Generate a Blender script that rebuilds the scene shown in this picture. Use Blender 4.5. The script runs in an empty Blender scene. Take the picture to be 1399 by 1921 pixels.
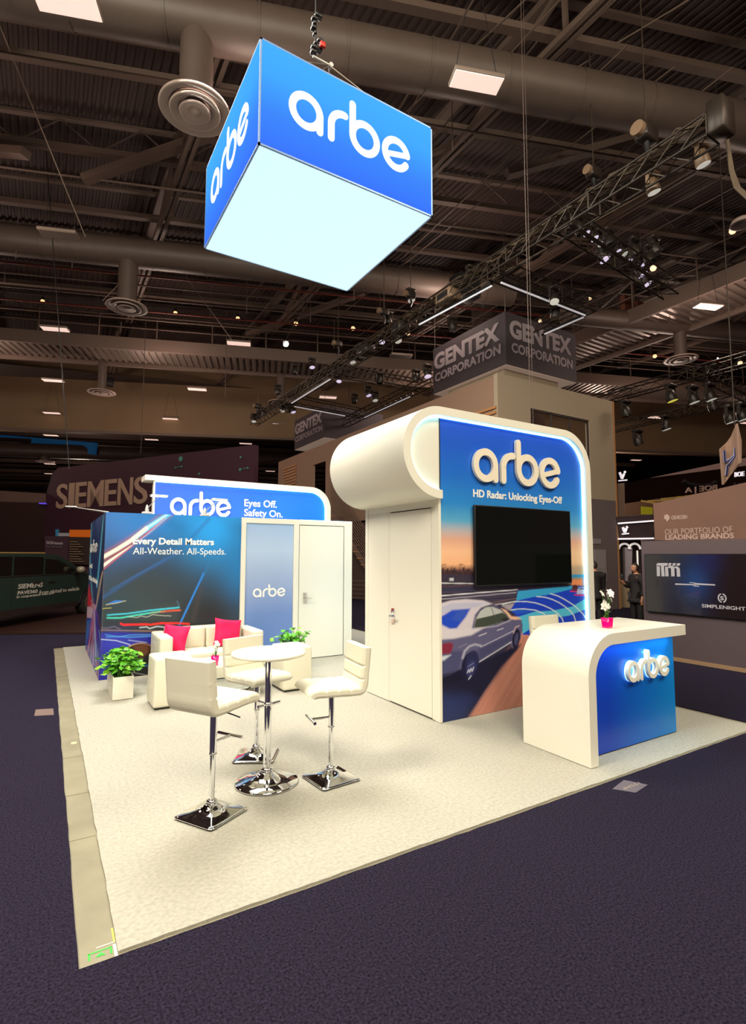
import bpy, bmesh, math, random
import numpy as np
from mathutils import Vector, Matrix
random.seed(7); rng = np.random.default_rng(5)
C = bpy.context.scene.collection
SC = bpy.context.scene
PI = math.pi

# ------------------------------------------------------------------ camera, world, lights, exposure
W_, H_ = 1399, 1921
FPX, YAW, PITCH, ROLL, EYE = 994.94, math.radians(31.5267), math.radians(4.7383), math.radians(0.1043), 1.75
FW = Vector((math.sin(YAW)*math.cos(PITCH), math.cos(YAW)*math.cos(PITCH), math.sin(PITCH)))
_r = Vector((math.cos(YAW), -math.sin(YAW), 0)); _u = _r.cross(FW)
RT = _r*math.cos(ROLL) + _u*math.sin(ROLL); UP = -_r*math.sin(ROLL) + _u*math.cos(ROLL)
cam = bpy.data.cameras.new('camera'); camo = bpy.data.objects.new('camera', cam); C.objects.link(camo)
camo.matrix_world = Matrix(((RT.x, UP.x, -FW.x, 0), (RT.y, UP.y, -FW.y, 0), (RT.z, UP.z, -FW.z, EYE), (0, 0, 0, 1)))
cam.sensor_fit = 'VERTICAL'; cam.sensor_height = 24; cam.lens = FPX/H_*24; cam.clip_end = 300; cam.clip_start = .05
SC.camera = camo
SC.view_settings.view_transform = 'Standard'; SC.view_settings.look = 'None'
SC.view_settings.exposure = 0.0; SC.view_settings.gamma = 1; SC.view_settings.use_curve_mapping = False
SC.cycles.max_bounces = 6; SC.cycles.diffuse_bounces = 3; SC.cycles.glossy_bounces = 4; SC.cycles.use_denoising = True
SC.cycles.sample_clamp_indirect = 4; SC.cycles.caustics_reflective = False; SC.cycles.caustics_refractive = False

world = bpy.data.worlds.new('hall_air'); SC.world = world; world.use_nodes = True
bg = world.node_tree.nodes['Background']; bg.inputs[0].default_value = (.115, .062, .048, 1); bg.inputs[1].default_value = 1.0

def area(name, loc, target, size, power, col):
    l = bpy.data.lights.new(name, 'AREA'); l.shape = 'RECTANGLE'; l.size, l.size_y = size; l.energy = power; l.color = col
    o = bpy.data.objects.new(name, l); C.objects.link(o); o.location = loc
    o.rotation_euler = (Vector(target)-Vector(loc)).to_track_quat('-Z', 'Y').to_euler(); return o
# broad soft lamps added to light the booth, standing in for the hall's lamps
area('hall_lamp', (-1.5, -4.5, 9.8), (2.6, 6.5, 1.6), (5, 4), 1280, (1, .90, .69))
area('hall_lamp', (-4.2, 3.0, 9.6), (3.4, 5.6, 2.2), (3, 3), 1200, (1, .92, .74))
area('hall_lamp', (2.2, 8.7, 9.9), (2.4, 7.0, 0), (4, 4), 1250, (1, .96, .86))  # fill added above the booth to lift its dark rear floor
area('hall_lamp', (6.5, -3.2, 9.6), (4.8, 5.0, 1.0), (3, 3), 600, (1, .88, .66))

area('counter_strip', (4.75, 2.99, .965), (4.75, 2.75, 0), (1.25, .03), 4.5, (.60, .93, 1))
# soft point lamps added among the fixtures to brighten roof and rear hall
for hx, hy, hz, hp in ((-3.2, 15.0, 9.4, 260), (-3.2, 27.5, 9.4, 330), (4.0, 23.5, 9.4, 330), (4.0, 29.0, 8.0, 300), (11.5, 13.8, 10.3, 240), (16.2, 20.5, 9.4, 380), (18.7, 8.6, 9.4, 240), (26.0, 14.5, 8.6, 420), (-6.0, 38.0, 7.0, 500), (2.0, 50.0, 7.5, 700), (34.0, 24.0, 7.5, 600), (9.0, 1.5, 9.6, 120), (-4.0, 6.0, 9.6, 110), (3.0, 9.5, 10.2, 110)):
    l = bpy.data.lights.new('rear_fill_lamp', 'POINT'); l.energy = hp; l.color = (1, .74, .60); l.shadow_soft_size = .5
    o = bpy.data.objects.new('rear_fill_lamp', l); C.objects.link(o); o.location = (hx, hy, hz)
# the tall light strip on the tower's rear corner that washes the white door of the low room
area('rear_corner_strip', (5.2, 6.25, 1.25), (4.9, 8.4, 1.2), (.12, 2.3), 26, (.72, .97, 1))

# ------------------------------------------------------------------ where a spot of the photograph lies on a known plane
def ray(px, py): return FW + RT*((px-W_/2)/FPX) - UP*((py-H_/2)/FPX)
CP = Vector((0, 0, EYE))
def at_x(px, py, x): d = ray(px, py); return CP + d*(x/d.x)
def at_y(px, py, y): d = ray(px, py); return CP + d*(y/d.y)
def at_z(px, py, z): d = ray(px, py); return CP + d*((z-EYE)/d.z)
def at_d(px, py, t): return CP + ray(px, py)*t
def at_pl(px, py, p0, n): d = ray(px, py); n = Vector(n); return CP + d*(((Vector(p0)-CP).dot(n))/d.dot(n))

# ------------------------------------------------------------------ materials
def lin(c):
    out = []
    for v in c[:3]:
        v = v/255.0
        out.append(v/12.92 if v <= .04045 else ((v+.055)/1.055)**2.4)
    return out
def RGB(*c): return tuple(lin(c))
_mats = {}
def mat(name, rgb=(.5, .5, .5), rough=.5, metal=0, emit=0, ecol=None, noise=0, nscale=30, bump=0, bscale=80, trans=0, alpha=1, ior=1.45, spec=.5, coat=0, var2=None):
    if name in _mats: return _mats[name]
    m = bpy.data.materials.new(name); m.use_nodes = True; nt = m.node_tree; b = nt.nodes['Principled BSDF']
    b.inputs['Base Color'].default_value = (*rgb, 1); b.inputs['Roughness'].default_value = rough; b.inputs['Metallic'].default_value = metal
    b.inputs['IOR'].default_value = ior; b.inputs['Specular IOR Level'].default_value = spec
    b.inputs['Transmission Weight'].default_value = trans; b.inputs['Alpha'].default_value = alpha; b.inputs['Coat Weight'].default_value = coat
    if emit: b.inputs['Emission Color'].default_value = (*(ecol or rgb), 1); b.inputs['Emission Strength'].default_value = emit
    if noise or bump:
        tc = nt.nodes.new('ShaderNodeTexCoord')
    if noise:
        n = nt.nodes.new('ShaderNodeTexNoise'); n.inputs['Scale'].default_value = nscale; n.inputs['Detail'].default_value = 6
        nt.links.new(tc.outputs['Object'], n.inputs['Vector'])
        r = nt.nodes.new('ShaderNodeValToRGB'); nt.links.new(n.outputs['Fac'], r.inputs['Fac'])
        a = [max(0, c*(1-noise)) for c in rgb]; z = var2 or [min(1, c*(1+noise)) for c in rgb]
        r.color_ramp.elements[0].position = .3; r.color_ramp.elements[1].position = .7
        r.color_ramp.elements[0].color = (*a, 1); r.color_ramp.elements[1].color = (*z, 1)
        nt.links.new(r.outputs['Color'], b.inputs['Base Color'])
    if bump:
        n = nt.nodes.new('ShaderNodeTexNoise'); n.inputs['Scale'].default_value = bscale; n.inputs['Detail'].default_value = 4
        nt.links.new(tc.outputs['Object'], n.inputs['Vector'])
        bp = nt.nodes.new('ShaderNodeBump'); bp.inputs['Strength'].default_value = bump; bp.inputs['Distance'].default_value = .01
        nt.links.new(n.outputs['Fac'], bp.inputs['Height']); nt.links.new(bp.outputs['Normal'], b.inputs['Normal'])
    _mats[name] = m; return m
def mat_attr(name, rough=.35, coat=0, emit=0):
    m = bpy.data.materials.new(name); m.use_nodes = True; nt = m.node_tree; b = nt.nodes['Principled BSDF']
    a = nt.nodes.new('ShaderNodeAttribute'); a.attribute_name = 'print'
    nt.links.new(a.outputs['Color'], b.inputs['Base Color']); b.inputs['Roughness'].default_value = rough
    b.inputs['Coat Weight'].default_value = coat
    if emit: nt.links.new(a.outputs['Color'], b.inputs['Emission Color']); b.inputs['Emission Strength'].default_value = emit; nt.links.remove(b.inputs['Base Color'].links[0]); b.inputs['Base Color'].default_value = (.005, .004, .005, 1)
    return m
def mat_ramp(name, axis, lo, hi, stops, rough=.4, emit=0):
    """colour graded along one object axis"""
    m = bpy.data.materials.new(name); m.use_nodes = True; nt = m.node_tree; b = nt.nodes['Principled BSDF']
    tc = nt.nodes.new('ShaderNodeTexCoord'); sx = nt.nodes.new('ShaderNodeSeparateXYZ'); nt.links.new(tc.outputs['Object'], sx.inputs[0])
    mr = nt.nodes.new('ShaderNodeMapRange'); mr.inputs['From Min'].default_value = lo; mr.inputs['From Max'].default_value = hi
    nt.links.new(sx.outputs[axis], mr.inputs['Value']); r = nt.nodes.new('ShaderNodeValToRGB'); nt.links.new(mr.outputs['Result'], r.inputs['Fac'])
    el = r.color_ramp.elements
    el[0].position, el[0].color = stops[0][0], (*stops[0][1], 1); el[1].position, el[1].color = stops[-1][0], (*stops[-1][1], 1)
    for p, c in stops[1:-1]: e = el.new(p); e.color = (*c, 1)
    nt.links.new(r.outputs['Color'], b.inputs['Base Color']); b.inputs['Roughness'].default_value = rough
    if emit:
        nt.links.new(r.outputs['Color'], b.inputs['Emission Color']); b.inputs['Emission Strength'].default_value = emit
        nt.links.remove(b.inputs['Base Color'].links[0]); b.inputs['Base Color'].default_value = (.004, .006, .01, 1); b.inputs['Specular IOR Level'].default_value = 0
    return m

WHITE = mat('white_laminate', (.82, .795, .70), .35, bump=.02, bscale=12)
WHITE2 = mat('white_paint', (.80, .76, .68), .45)
LEATHER = mat('cream_leatherette', (.76, .73, .60), .42, bump=.12, bscale=160)
SEAM = mat('seam_thread', (.45, .42, .34), .8)
CHROME = mat('chrome', (.86, .87, .9), .06, metal=1)
STEEL = mat('brushed_steel', (.6, .6, .6), .3, metal=1)
BLACK = mat('black_plastic', (.012, .012, .014), .4)
LETTER = mat('letter_face', (.88, .80, .66), .4)
TEXTW = mat('white_print', (.9, .9, .88), .5)
LED = mat('led_strip', (1, 1, 1), .5, emit=6, ecol=(.35, .85, 1))
LEDW = mat('led_white', (1, 1, 1), .5, emit=.45, ecol=RGB(200, 195, 205))
MAG = mat('magenta_glass', RGB(255, 10, 130), .1, trans=.25, coat=.5, emit=.08, ecol=RGB(255, 0, 120))
PINK = mat('magenta_velvet', RGB(235, 8, 85), .75, noise=.12, nscale=9, bump=.3, bscale=14)
LEAF = mat('leaf_green', RGB(88, 170, 40), .4, noise=.45, nscale=14)
STEMG = mat('stem_green', RGB(60, 110, 40), .5)
PETAL = mat('white_petal', (.9, .88, .82), .5)
SOIL = mat('potting_soil', (.03, .02, .012), .9, bump=.5)
HALLM = mat('painted_roof_steel', RGB(94, 78, 70), .6)
HALLD = mat('dark_roof_steel', RGB(58, 44, 41), .7)
DUCTM = mat('duct_sheet', RGB(76, 64, 58), .5, noise=.08, nscale=2)
TRUSSM = mat('black_truss', RGB(46, 38, 32), .45, metal=.3)
TRUSSB = mat('worn_truss_brace', RGB(58, 48, 38), .45, metal=.2)
HLED = mat('hall_lamp_face', (1, 1, 1), .5, emit=1.0, ecol=(.80, .54, .45))

# ------------------------------------------------------------------ mesh builder
class MB:
    def __init__(s): s.v = []; s.f = []; s.sm = []
    def add(s, vs, fs, smooth=False):
        o = len(s.v); s.v += [tuple(v) for v in vs]; s.f += [[i+o for i in f] for f in fs]; s.sm += [smooth]*len(fs); return s
    def box(s, lo, hi, rot=None, piv=None):
        x0, y0, z0 = lo; x1, y1, z1 = hi
        vs = [Vector(p) for p in ((x0,y0,z0),(x1,y0,z0),(x1,y1,z0),(x0,y1,z0),(x0,y0,z1),(x1,y0,z1),(x1,y1,z1),(x0,y1,z1))]
        if rot is not None:
            pv = Vector(piv) if piv else sum(vs, Vector())/8
            vs = [rot @ (v-pv) + pv for v in vs]
        return s.add(vs, [(0,3,2,1),(4,5,6,7),(0,1,5,4),(1,2,6,5),(2,3,7,6),(3,0,4,7)])
    def rbox(s, lo, hi, r=.02, n=3):
        """box with rounded edges"""
        bm = bmesh.new(); bmesh.ops.create_cube(bm, size=1)
        lo = Vector(lo); hi = Vector(hi)
        for v in bm.verts: v.co = Vector([lo[k] + (v.co[k]+.5)*(hi[k]-lo[k]) for k in range(3)])
        r = min(r, min(hi[k]-lo[k] for k in range(3))*.49)
        bmesh.ops.bevel(bm, geom=bm.edges[:], offset=r, segments=n, profile=.5, affect='EDGES')
        s.frombm(bm, True); return s
    def frombm(s, bm, smooth=False):
        bm.verts.ensure_lookup_table(); bm.verts.index_update()
        s.add([v.co.copy() for v in bm.verts], [[v.index for v in f.verts] for f in bm.faces], smooth); bm.free()
    def tube(s, p0, p1, r, r1=None, n=8, caps=True):
        p0 = Vector(p0); p1 = Vector(p1); r1 = r if r1 is None else r1
        d = (p1-p0); 
        if d.length < 1e-6: return s
        d.normalize(); a = d.orthogonal().normalized(); b = d.cross(a)
        vs = []
        for p, rr in ((p0, r), (p1, r1)):
            for k in range(n):
                t = 2*PI*k/n; vs.append(p + (a*math.cos(t)+b*math.sin(t))*rr)
        s.add(vs, [(k, (k+1) % n, n+(k+1) % n, n+k) for k in range(n)], n > 5)
        if caps: s.add(vs, [tuple(range(n))[::-1], tuple(range(n, 2*n))])
        return s
    def bar(s, p0, p1, w, h):
        """square section bar, w across horizontally, h upright"""
        p0 = Vector(p0); p1 = Vector(p1); d = (p1-p0).normalized()
        a = d.cross(Vector((0, 0, 1)))
        if a.length < .05: a = Vector((1, 0, 0))
        a.normalize(); b = a.cross(d).normalized()
        vs = [p + a*sx*w/2 + b*sz*h/2 for p in (p0, p1) for sx, sz in ((-1,-1),(1,-1),(1,1),(-1,1))]
        return s.add(vs, [(0,3,2,1),(4,5,6,7),(0,1,5,4),(1,2,6,5),(2,3,7,6),(3,0,4,7)])
    def path(s, pts, r, n=6):
        pts = [Vector(p) for p in pts]
        rings = []; prev = None
        for i, p in enumerate(pts):
            d = (pts[min(i+1, len(pts)-1)] - pts[max(i-1, 0)]).normalized()
            a = d.orthogonal().normalized() if prev is None else (prev - d*prev.dot(d)).normalized()
            prev = a; b = d.cross(a)
            rr = r[i] if isinstance(r, (list, tuple)) else r
            rings.append([p + (a*math.cos(2*PI*k/n)+b*math.sin(2*PI*k/n))*rr for k in range(n)])
        vs = [v for g in rings for v in g]; fs = []
        for i in range(len(pts)-1):
            for k in range(n): fs.append((i*n+k, i*n+(k+1) % n, (i+1)*n+(k+1) % n, (i+1)*n+k))
        s.add(vs, fs, True); s.add(vs, [tuple(range(n))[::-1], tuple(range((len(pts)-1)*n, len(pts)*n))]); return s
    def lathe(s, prof, c=(0, 0, 0), n=32, sq=None):
        """profile of (r, z); sq: list of squareness 0..1 per ring"""
        vs = []; cx, cy, cz = c
        for i, (r, z) in enumerate(prof):
            q = sq[i] if sq else 0
            for k in range(n):
                t = 2*PI*k/n; ct, st = math.cos(t), math.sin(t)
                m = 1/max(abs(ct), abs(st)); m = 1 + (min(m, 1.36)-1)*q
                vs.append((cx+r*m*ct, cy+r*m*st, cz+z))
        fs = []
        for i in range(len(prof)-1):
            for k in range(n): fs.append((i*n+k, i*n+(k+1) % n, (i+1)*n+(k+1) % n, (i+1)*n+k))
        s.add(vs, fs, True); return s
    def prism(s, poly, frame, d0, d1, smooth=False):
        """2D polygon extruded; frame(u, v, d) -> point"""
        n = len(poly); vs = [frame(u, v, d0) for u, v in poly] + [frame(u, v, d1) for u, v in poly]
        s.add(vs, [tuple(range(n))[::-1], tuple(range(n, 2*n))]); s.add(vs, [(k, (k+1) % n, n+(k+1) % n, n+k) for k in range(n)], smooth); return s
    def ribbon(s, A, B, frame, d0, d1, closed=False, smooth=False):
        """band between polylines A and B, extruded from d0 to d1"""
        n = len(A); vs = [frame(u, v, d) for d in (d0, d1) for L in (A, B) for u, v in L]
        m = n if closed else n-1; fs = []
        for k in range(m):
            j = (k+1) % n
            fs += [(k, j, n+j, n+k), (2*n+k, 3*n+k, 3*n+j, 2*n+j)]
        s.add(vs, fs)
        s.add(vs, [q for k in range(m) for q in ((k, 2*n+k, 2*n+(k+1) % n, (k+1) % n), (n+k, n+(k+1) % n, 3*n+(k+1) % n, 3*n+k))], smooth)
        if not closed: s.add(vs, [(0, n, 3*n, 2*n), (n-1, 3*n-1, 4*n-1, 2*n-1) if False else (n-1, 2*n+n-1, 3*n+n-1, n+n-1)])
        return s
    def build(s, name, m, parent=None, off=None):
        me = bpy.data.meshes.new(name)
        o0 = off if off is not None else ((parent.get('_w') if parent and '_w' in parent else (0, 0, 0)))
        ox, oy, oz = o0
        me.from_pydata([(v[0]-ox, v[1]-oy, v[2]-oz) for v in s.v], [], s.f); me.materials.append(m)
        me.polygons.foreach_set('use_smooth', s.sm)
        me.validate(); me.update()
        o = bpy.data.objects.new(name, me); C.objects.link(o)
        if parent: o.parent = parent; o['_w'] = tuple(o0)
        return o
def tag(o, label=None, cat=None, group=None, kind=None):
    if label: o['label'] = label
    if cat: o['category'] = cat
    if group: o['group'] = group
    if kind: o['kind'] = kind
    return o
def thing(name, loc, label, cat, group=None, rz=0, local=False):
    o = bpy.data.objects.new(name, None); C.objects.link(o); o.location = loc; o.rotation_euler.z = rz
    o['_w'] = (0, 0, 0) if local else tuple(loc); o.empty_display_size = .1
    return tag(o, label, cat, group)
def struct(o): o['kind'] = 'structure'; return o
def copy_tree(o, parent=None, loc=None, rz=None, label=None, group=None):
    c = o.copy(); C.objects.link(c)
    if parent: c.parent = parent
    if loc is not None: c.location = loc
    if rz is not None: c.rotation_euler.z = rz
    if label: c['label'] = label
    if group: c['group'] = group
    for ch in list(o.children): copy_tree(ch, c)
    return c
def stuff(o): o['kind'] = 'stuff'; return o
def arc(cx, cy, r, a0, a1, n=16, ry=None):
    ry = r if ry is None else ry
    return [(cx+r*math.cos(math.radians(a0+(a1-a0)*k/n)), cy+ry*math.sin(math.radians(a0+(a1-a0)*k/n))) for k in range(n+1)]
def offset2(pts, w, closed=False):
    n = len(pts); L = []; R = []
    for i in range(n):
        if closed: a, b = pts[(i-1) % n], pts[(i+1) % n]
        else: a, b = pts[max(i-1, 0)], pts[min(i+1, n-1)]
        dx, dy = b[0]-a[0], b[1]-a[1]; l = math.hypot(dx, dy) or 1; nx, ny = -dy/l, dx/l
        L.append((pts[i][0]+nx*w/2, pts[i][1]+ny*w/2)); R.append((pts[i][0]-nx*w/2, pts[i][1]-ny*w/2))
    return L, R
_lift = [0]
def stroke(mb, pts, w, frame, d0, d1, closed=False, caps=(True, True)):
    _lift[0] = (_lift[0]+1) % 3; q_ = min(.0012, (d1-d0)*.15); d1 = d1 + q_*_lift[0]   # crossing strokes never share a plane
    L, R = offset2(pts, w, closed); mb.ribbon(L, R, frame, d0, d1, closed); d1 -= q_*.4
    if not closed:
        for e, on in zip((0, -1), caps):
            if on: cx, cy = pts[e]; mb.prism([(cx+w/2*math.cos(2*PI*k/16), cy+w/2*math.sin(2*PI*k/16)) for k in range(16)], frame, d0, d1)
def plane_frame(o, ux, uz, nrm, sx=1, sy=1):
    o = Vector(o); ux = Vector(ux); uz = Vector(uz); nrm = Vector(nrm)
    return lambda u, v, d: o + ux*(u*sx) + uz*(v*sy) + nrm*d
# the rounded lower-case word, letter by letter; ring diameter 1
def word_logo(parent, frame, d0, d1, m, name='letter', k=.205):
    S = k; q = .5-S/2
    def L(): return MB()
    a = L(); stroke(a, arc(.5, .5, q, 0, 360, 36)[:-1], S, frame, d0, d1, closed=True); stroke(a, [(1-S/2, .55), (1-S/2, S/2)], S, frame, d0, d1)
    r = L(); stroke(r, [(1.24, S/2), (1.24, .5)] + arc(1.24+.38, .5, .38, 180, 92, 10) + [(1.66, .5+.38)], S, frame, d0, d1)
    b = L(); bx = 1.80; stroke(b, [(bx+S/2, 1.42-S/2), (bx+S/2, .5)], S, frame, d0, d1); stroke(b, arc(bx+.5, .5, q, 0, 360, 36)[:-1], S, frame, d0, d1, closed=True)
    e = L(); ex = 2.87+.5
    stroke(e, arc(ex, .5, q, 12, 328, 34), S, frame, d0, d1); 
    x0, y0 = ex+q*math.cos(math.radians(12)), .5+q*math.sin(math.radians(12)); stroke(e, [(ex-q*.96, .40), (x0, y0)], S*.78, frame, d0, d1)
    return [g.build(name, m, parent) for g in (a, r, b, e)]   # word is 3.87 wide, 1.42 high
_tc = {}
def text_mesh(txt, bold=0.0, spacing=1.0):
    key = (txt, bold, spacing)
    if key in _tc: return _tc[key]
    cu = bpy.data.curves.new('t', 'FONT'); cu.body = txt; cu.size = 1; cu.offset = bold; cu.resolution_u = 4; cu.space_character = spacing
    o = bpy.data.objects.new('t', cu); C.objects.link(o); bpy.context.view_layer.update()
    me = bpy.data.meshes.new_from_object(o.evaluated_get(bpy.context.evaluated_depsgraph_get()))
    v = [tuple(p.co[:2]) for p in me.vertices]; f = [list(p.vertices) for p in me.polygons]
    bpy.data.objects.remove(o); bpy.data.curves.remove(cu); bpy.data.meshes.remove(me)
    x0 = min(p[0] for p in v); x1 = max(p[0] for p in v); y0 = min(p[1] for p in v); y1 = max(p[1] for p in v)
    _tc[key] = (v, f, x0, x1, y0, y1); return _tc[key]
def text(parent, name, txt, fn, m, bold=0.0, depth=.004, shear=0, flip=False, spacing=1.0):
    """fn(u, v, d): u, v in 0..1 over the text's own box"""
    v, f, x0, x1, y0, y1 = text_mesh(txt, bold, spacing); mb = MB(); n = len(v)
    P = [((p[0]-x0)/(x1-x0), (p[1]-y0)/(y1-y0)) for p in v]
    if flip: P = [(1-u, w) for u, w in P]
    P = [(u + shear*w, w) for u, w in P]
    vs = [fn(u, w, depth) for u, w in P] + [fn(u, w, 0) for u, w in P]
    cnt = {}
    for g in f:
        for i in range(len(g)):
            e = (g[i], g[(i+1) % len(g)]); cnt[e] = 1
    side = [(e[0], e[1], e[1]+n, e[0]+n) for e in cnt if (e[1], e[0]) not in cnt]
    mb.add(vs, list(f) + side); return mb.build(name, m, parent)
def quadfn(p00, p10, p01, nrm):
    p00, p10, p01, nrm = Vector(p00), Vector(p10), Vector(p01), Vector(nrm)
    return lambda u, v, d: p00 + (p10-p00)*u + (p01-p00)*v + nrm*d

# ------------------------------------------------------------------ printed pictures: colour per vertex of a fine grid
def proj(P):
    """photo coordinates of points, used only to read the picture's layout off the photograph"""
    P = P - np.array(CP); F, R, U = (np.array(v) for v in (FW, RT, UP)); z = P @ F
    return W_/2 + FPX*(P @ R)/z, H_/2 - FPX*(P @ U)/z
class Paint:
    def __init__(s, X, Y, col): s.X = X; s.Y = Y; s.c = np.array(col, float)*np.ones(X.shape+(3,))
    def mix(s, a, col):
        a = np.clip(a, 0, 1)[..., None]; s.c = s.c*(1-a) + np.array(lin(col))*a
    def segd(s, x0, y0, x1, y1):
        dx, dy = x1-x0, y1-y0; t = np.clip(((s.X-x0)*dx+(s.Y-y0)*dy)/(dx*dx+dy*dy+1e-9), 0, 1)
        return np.hypot(s.X-x0-t*dx, s.Y-y0-t*dy), t
    def line(s, pts, w, col, soft=.8, a=1, w1=None):
        best = np.full(s.X.shape, -1e9); n = len(pts)-1
        for i in range(n):
            d, t = s.segd(*pts[i], *pts[i+1]); g = (i+t)/n; ww = w if w1 is None else w+(w1-w)*g
            best = np.maximum(best, ww/2-d)
        s.mix(a*np.clip(best/soft+.5, 0, 1), col)
    def poly(s, pts, col, soft=1.0, a=1):
        s.mix(a*s.mask(pts, soft), col)
    def mask(s, pts, soft=1.0):
        ins = np.zeros(s.X.shape, bool); d = np.full(s.X.shape, 1e9); n = len(pts)
        for i in range(n):
            x0, y0 = pts[i]; x1, y1 = pts[(i+1) % n]
            d = np.minimum(d, s.segd(x0, y0, x1, y1)[0])
            if y0 != y1: ins ^= ((y0 > s.Y) != (y1 > s.Y)) & (s.X < (x1-x0)*(s.Y-y0)/(y1-y0)+x0)
        return np.clip(np.where(ins, d, -d)/soft+.5, 0, 1)
    def ell(s, cx, cy, rx, ry, col, soft=.15, a=1, ang=0):
        c, q = math.cos(math.radians(ang)), math.sin(math.radians(ang)); x = (s.X-cx)*c+(s.Y-cy)*q; y = -(s.X-cx)*q+(s.Y-cy)*c
        s.mix(a*np.clip((1-np.hypot(x/rx, y/ry))/soft, 0, 1), col)
def grid_print(name, parent, fn, nu, nv, painter, m, keep=None, base=(0, 0, 0)):
    """fn(u, v) -> point on the flat or folded panel; painter(P, X, Y) -> colours"""
    us = np.linspace(0, 1, nu+1); vs = np.linspace(0, 1, nv+1)
    P = np.array([[fn(u, v) for u in us] for v in vs], float); X, Y = proj(P.reshape(-1, 3)); X = X.reshape(nv+1, nu+1); Y = Y.reshape(nv+1, nu+1)
    col = painter(P, X, Y)
    idx = np.arange((nu+1)*(nv+1)).reshape(nv+1, nu+1)
    F = np.stack([idx[:-1, :-1], idx[:-1, 1:], idx[1:, 1:], idx[1:, :-1]], -1).reshape(-1, 4)
    if keep is not None:
        c = P.reshape(-1, 3)[F].mean(1); F = F[keep(c)]
    w = parent.get('_w', (0, 0, 0)) if parent else (0, 0, 0)
    me = bpy.data.meshes.new(name); V = P.reshape(-1, 3) - np.array(list(w))
    me.vertices.add(len(V)); me.vertices.foreach_set('co', V.ravel()); me.loops.add(F.size); me.loops.foreach_set('vertex_index', F.ravel())
    me.polygons.add(len(F)); me.polygons.foreach_set('loop_start', np.arange(len(F))*4)
    me.update(calc_edges=True)
    a = me.color_attributes.new('print', 'FLOAT_COLOR', 'POINT'); a.data.foreach_set('color', np.concatenate([col.reshape(-1, 3), np.ones((len(V), 1))], 1).ravel())
    me.materials.append(m); o = bpy.data.objects.new(name, me); C.objects.link(o)
    if parent: o.parent = parent
    return o

# ------------------------------------------------------------------ ground: bare slab, aisle carpet with the booth's hole in it, booth carpet
CONC = mat('bare_concrete', RGB(136, 130, 110), .6, noise=.16, nscale=3, bump=.15, bscale=5)
AISLE = mat('aisle_carpet_pile', RGB(38, 33, 50), .95, noise=.75, nscale=85, bump=1.0, bscale=120, spec=.1)
BCARP = mat('booth_carpet_pile', (.43, .415, .36), .95, noise=.13, nscale=42, bump=.6, bscale=200, spec=.1)
SLABX0, SLABX1, SLABY0, SLABY1 = .196, 6.42, 2.700, 11.90
def rough_edge(a, b, n, amp):
    a = Vector(a); b = Vector(b); d = (b-a).normalized(); nn = Vector((-d.y, d.x, 0)); out = []
    for k in range(n): out.append(a + (b-a)*(k/n) + nn*random.uniform(-amp, amp))
    return out
mb = MB().box((-60, -14, -.3), (90, 95, -.012)); o = struct(mb.build('floor', CONC)); 
bmx = MB()
hole = [(SLABX0, SLABY0), (SLABX1, SLABY0), (SLABX1, SLABY1), (SLABX0, SLABY1)]
rim = []
for a, b in zip(hole, hole[1:]+hole[:1]): rim += [(p.x, p.y) for p in rough_edge((*a, 0), (*b, 0), 60, .003)]
outer = []
for a, b in zip(((-60,-14),(90,-14),(90,95),(-60,95)), ((90,-14),(90,95),(-60,95),(-60,-14))):
    for k in range(60): outer.append((a[0]+(b[0]-a[0])*k/60, a[1]+(b[1]-a[1])*k/60))
n = len(rim)
bmx.add([(x, y, 0) for x, y in rim]+[(x, y, 0) for x, y in outer]+[(x, y, -.012) for x, y in rim],
        [(k, (k+1) % n, n+(k+1) % n, n+k) for k in range(n)] + [(k, 2*n+k, 2*n+(k+1) % n, (k+1) % n) for k in range(n)])
tag(bmx.build('aisle_carpet', AISLE), 'dark purple carpet of the aisles all around the bright booth', 'carpet')
cb = [(.35, 2.728), (6.33, 2.728), (6.33, 11.88), (.35, 11.88)]; rim = []
for a, b in zip(cb, cb[1:]+cb[:1]): rim += [(p.x, p.y) for p in rough_edge((*a, 0), (*b, 0), 90, .004)]
bmx = MB(); n = len(rim); bmx.add([(x, y, .001) for x, y in rim]+[(x, y, -.012) for x, y in rim], [tuple(range(n))]+[(k, n+k, n+(k+1) % n, (k+1) % n) for k in range(n)])
tag(bmx.build('booth_carpet', BCARP), 'pale cream carpet laid across the whole lit booth', 'carpet')
# joints and old marks on the strip of bare slab
dark = mat('slab_joint', RGB(112, 104, 84), .8)
for y, w in ((5.47, .006), (4.62, .007), (3.9, .004), (9.1, .02)):
    struct(MB().box((SLABX0+.004, y, -.0115), (.348, y+w, -.0105)).build('trim_1' if w == .006 else 'trim_2', dark))
GT = mat('green_tape', RGB(60, 235, 70), .6); WT = mat('white_tape', RGB(225, 220, 200), .6); YT = mat('yellow_tape', RGB(215, 215, 90), .6); BT = mat('blue_tape', RGB(70, 110, 170), .6)
t = thing('floor_mark', (.25, 2.76, -.011), 'green spray-painted bracket and arrow mark on the bare slab corner', 'floor mark')
b = MB(); b.box((.235,2.745,-.0112),(.243,2.79,-.0102)); b.box((.235,2.785,-.0112),(.33,2.791,-.0102)); b.box((.322,2.745,-.0112),(.33,2.79,-.0102)); b.build('bracket', GT, t)
b = MB(); b.add([(.262,2.752,-.0102),(.305,2.752,-.0102),(.284,2.776,-.0102)], [(0,1,2)]); b.build('arrow', GT, t)
tag(MB().box((.27, 2.812, -.0112), (.349, 2.818, -.0102)).build('tape_strip', WT), 'thin white tape line across the bare slab near its front corner', 'tape')
tag(MB().box((.336, 2.70, -.0112), (.349, 2.80, -.0098)).build('tape_strip', WT), 'short white tape piece along the front left carpet edge', 'tape')
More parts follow.
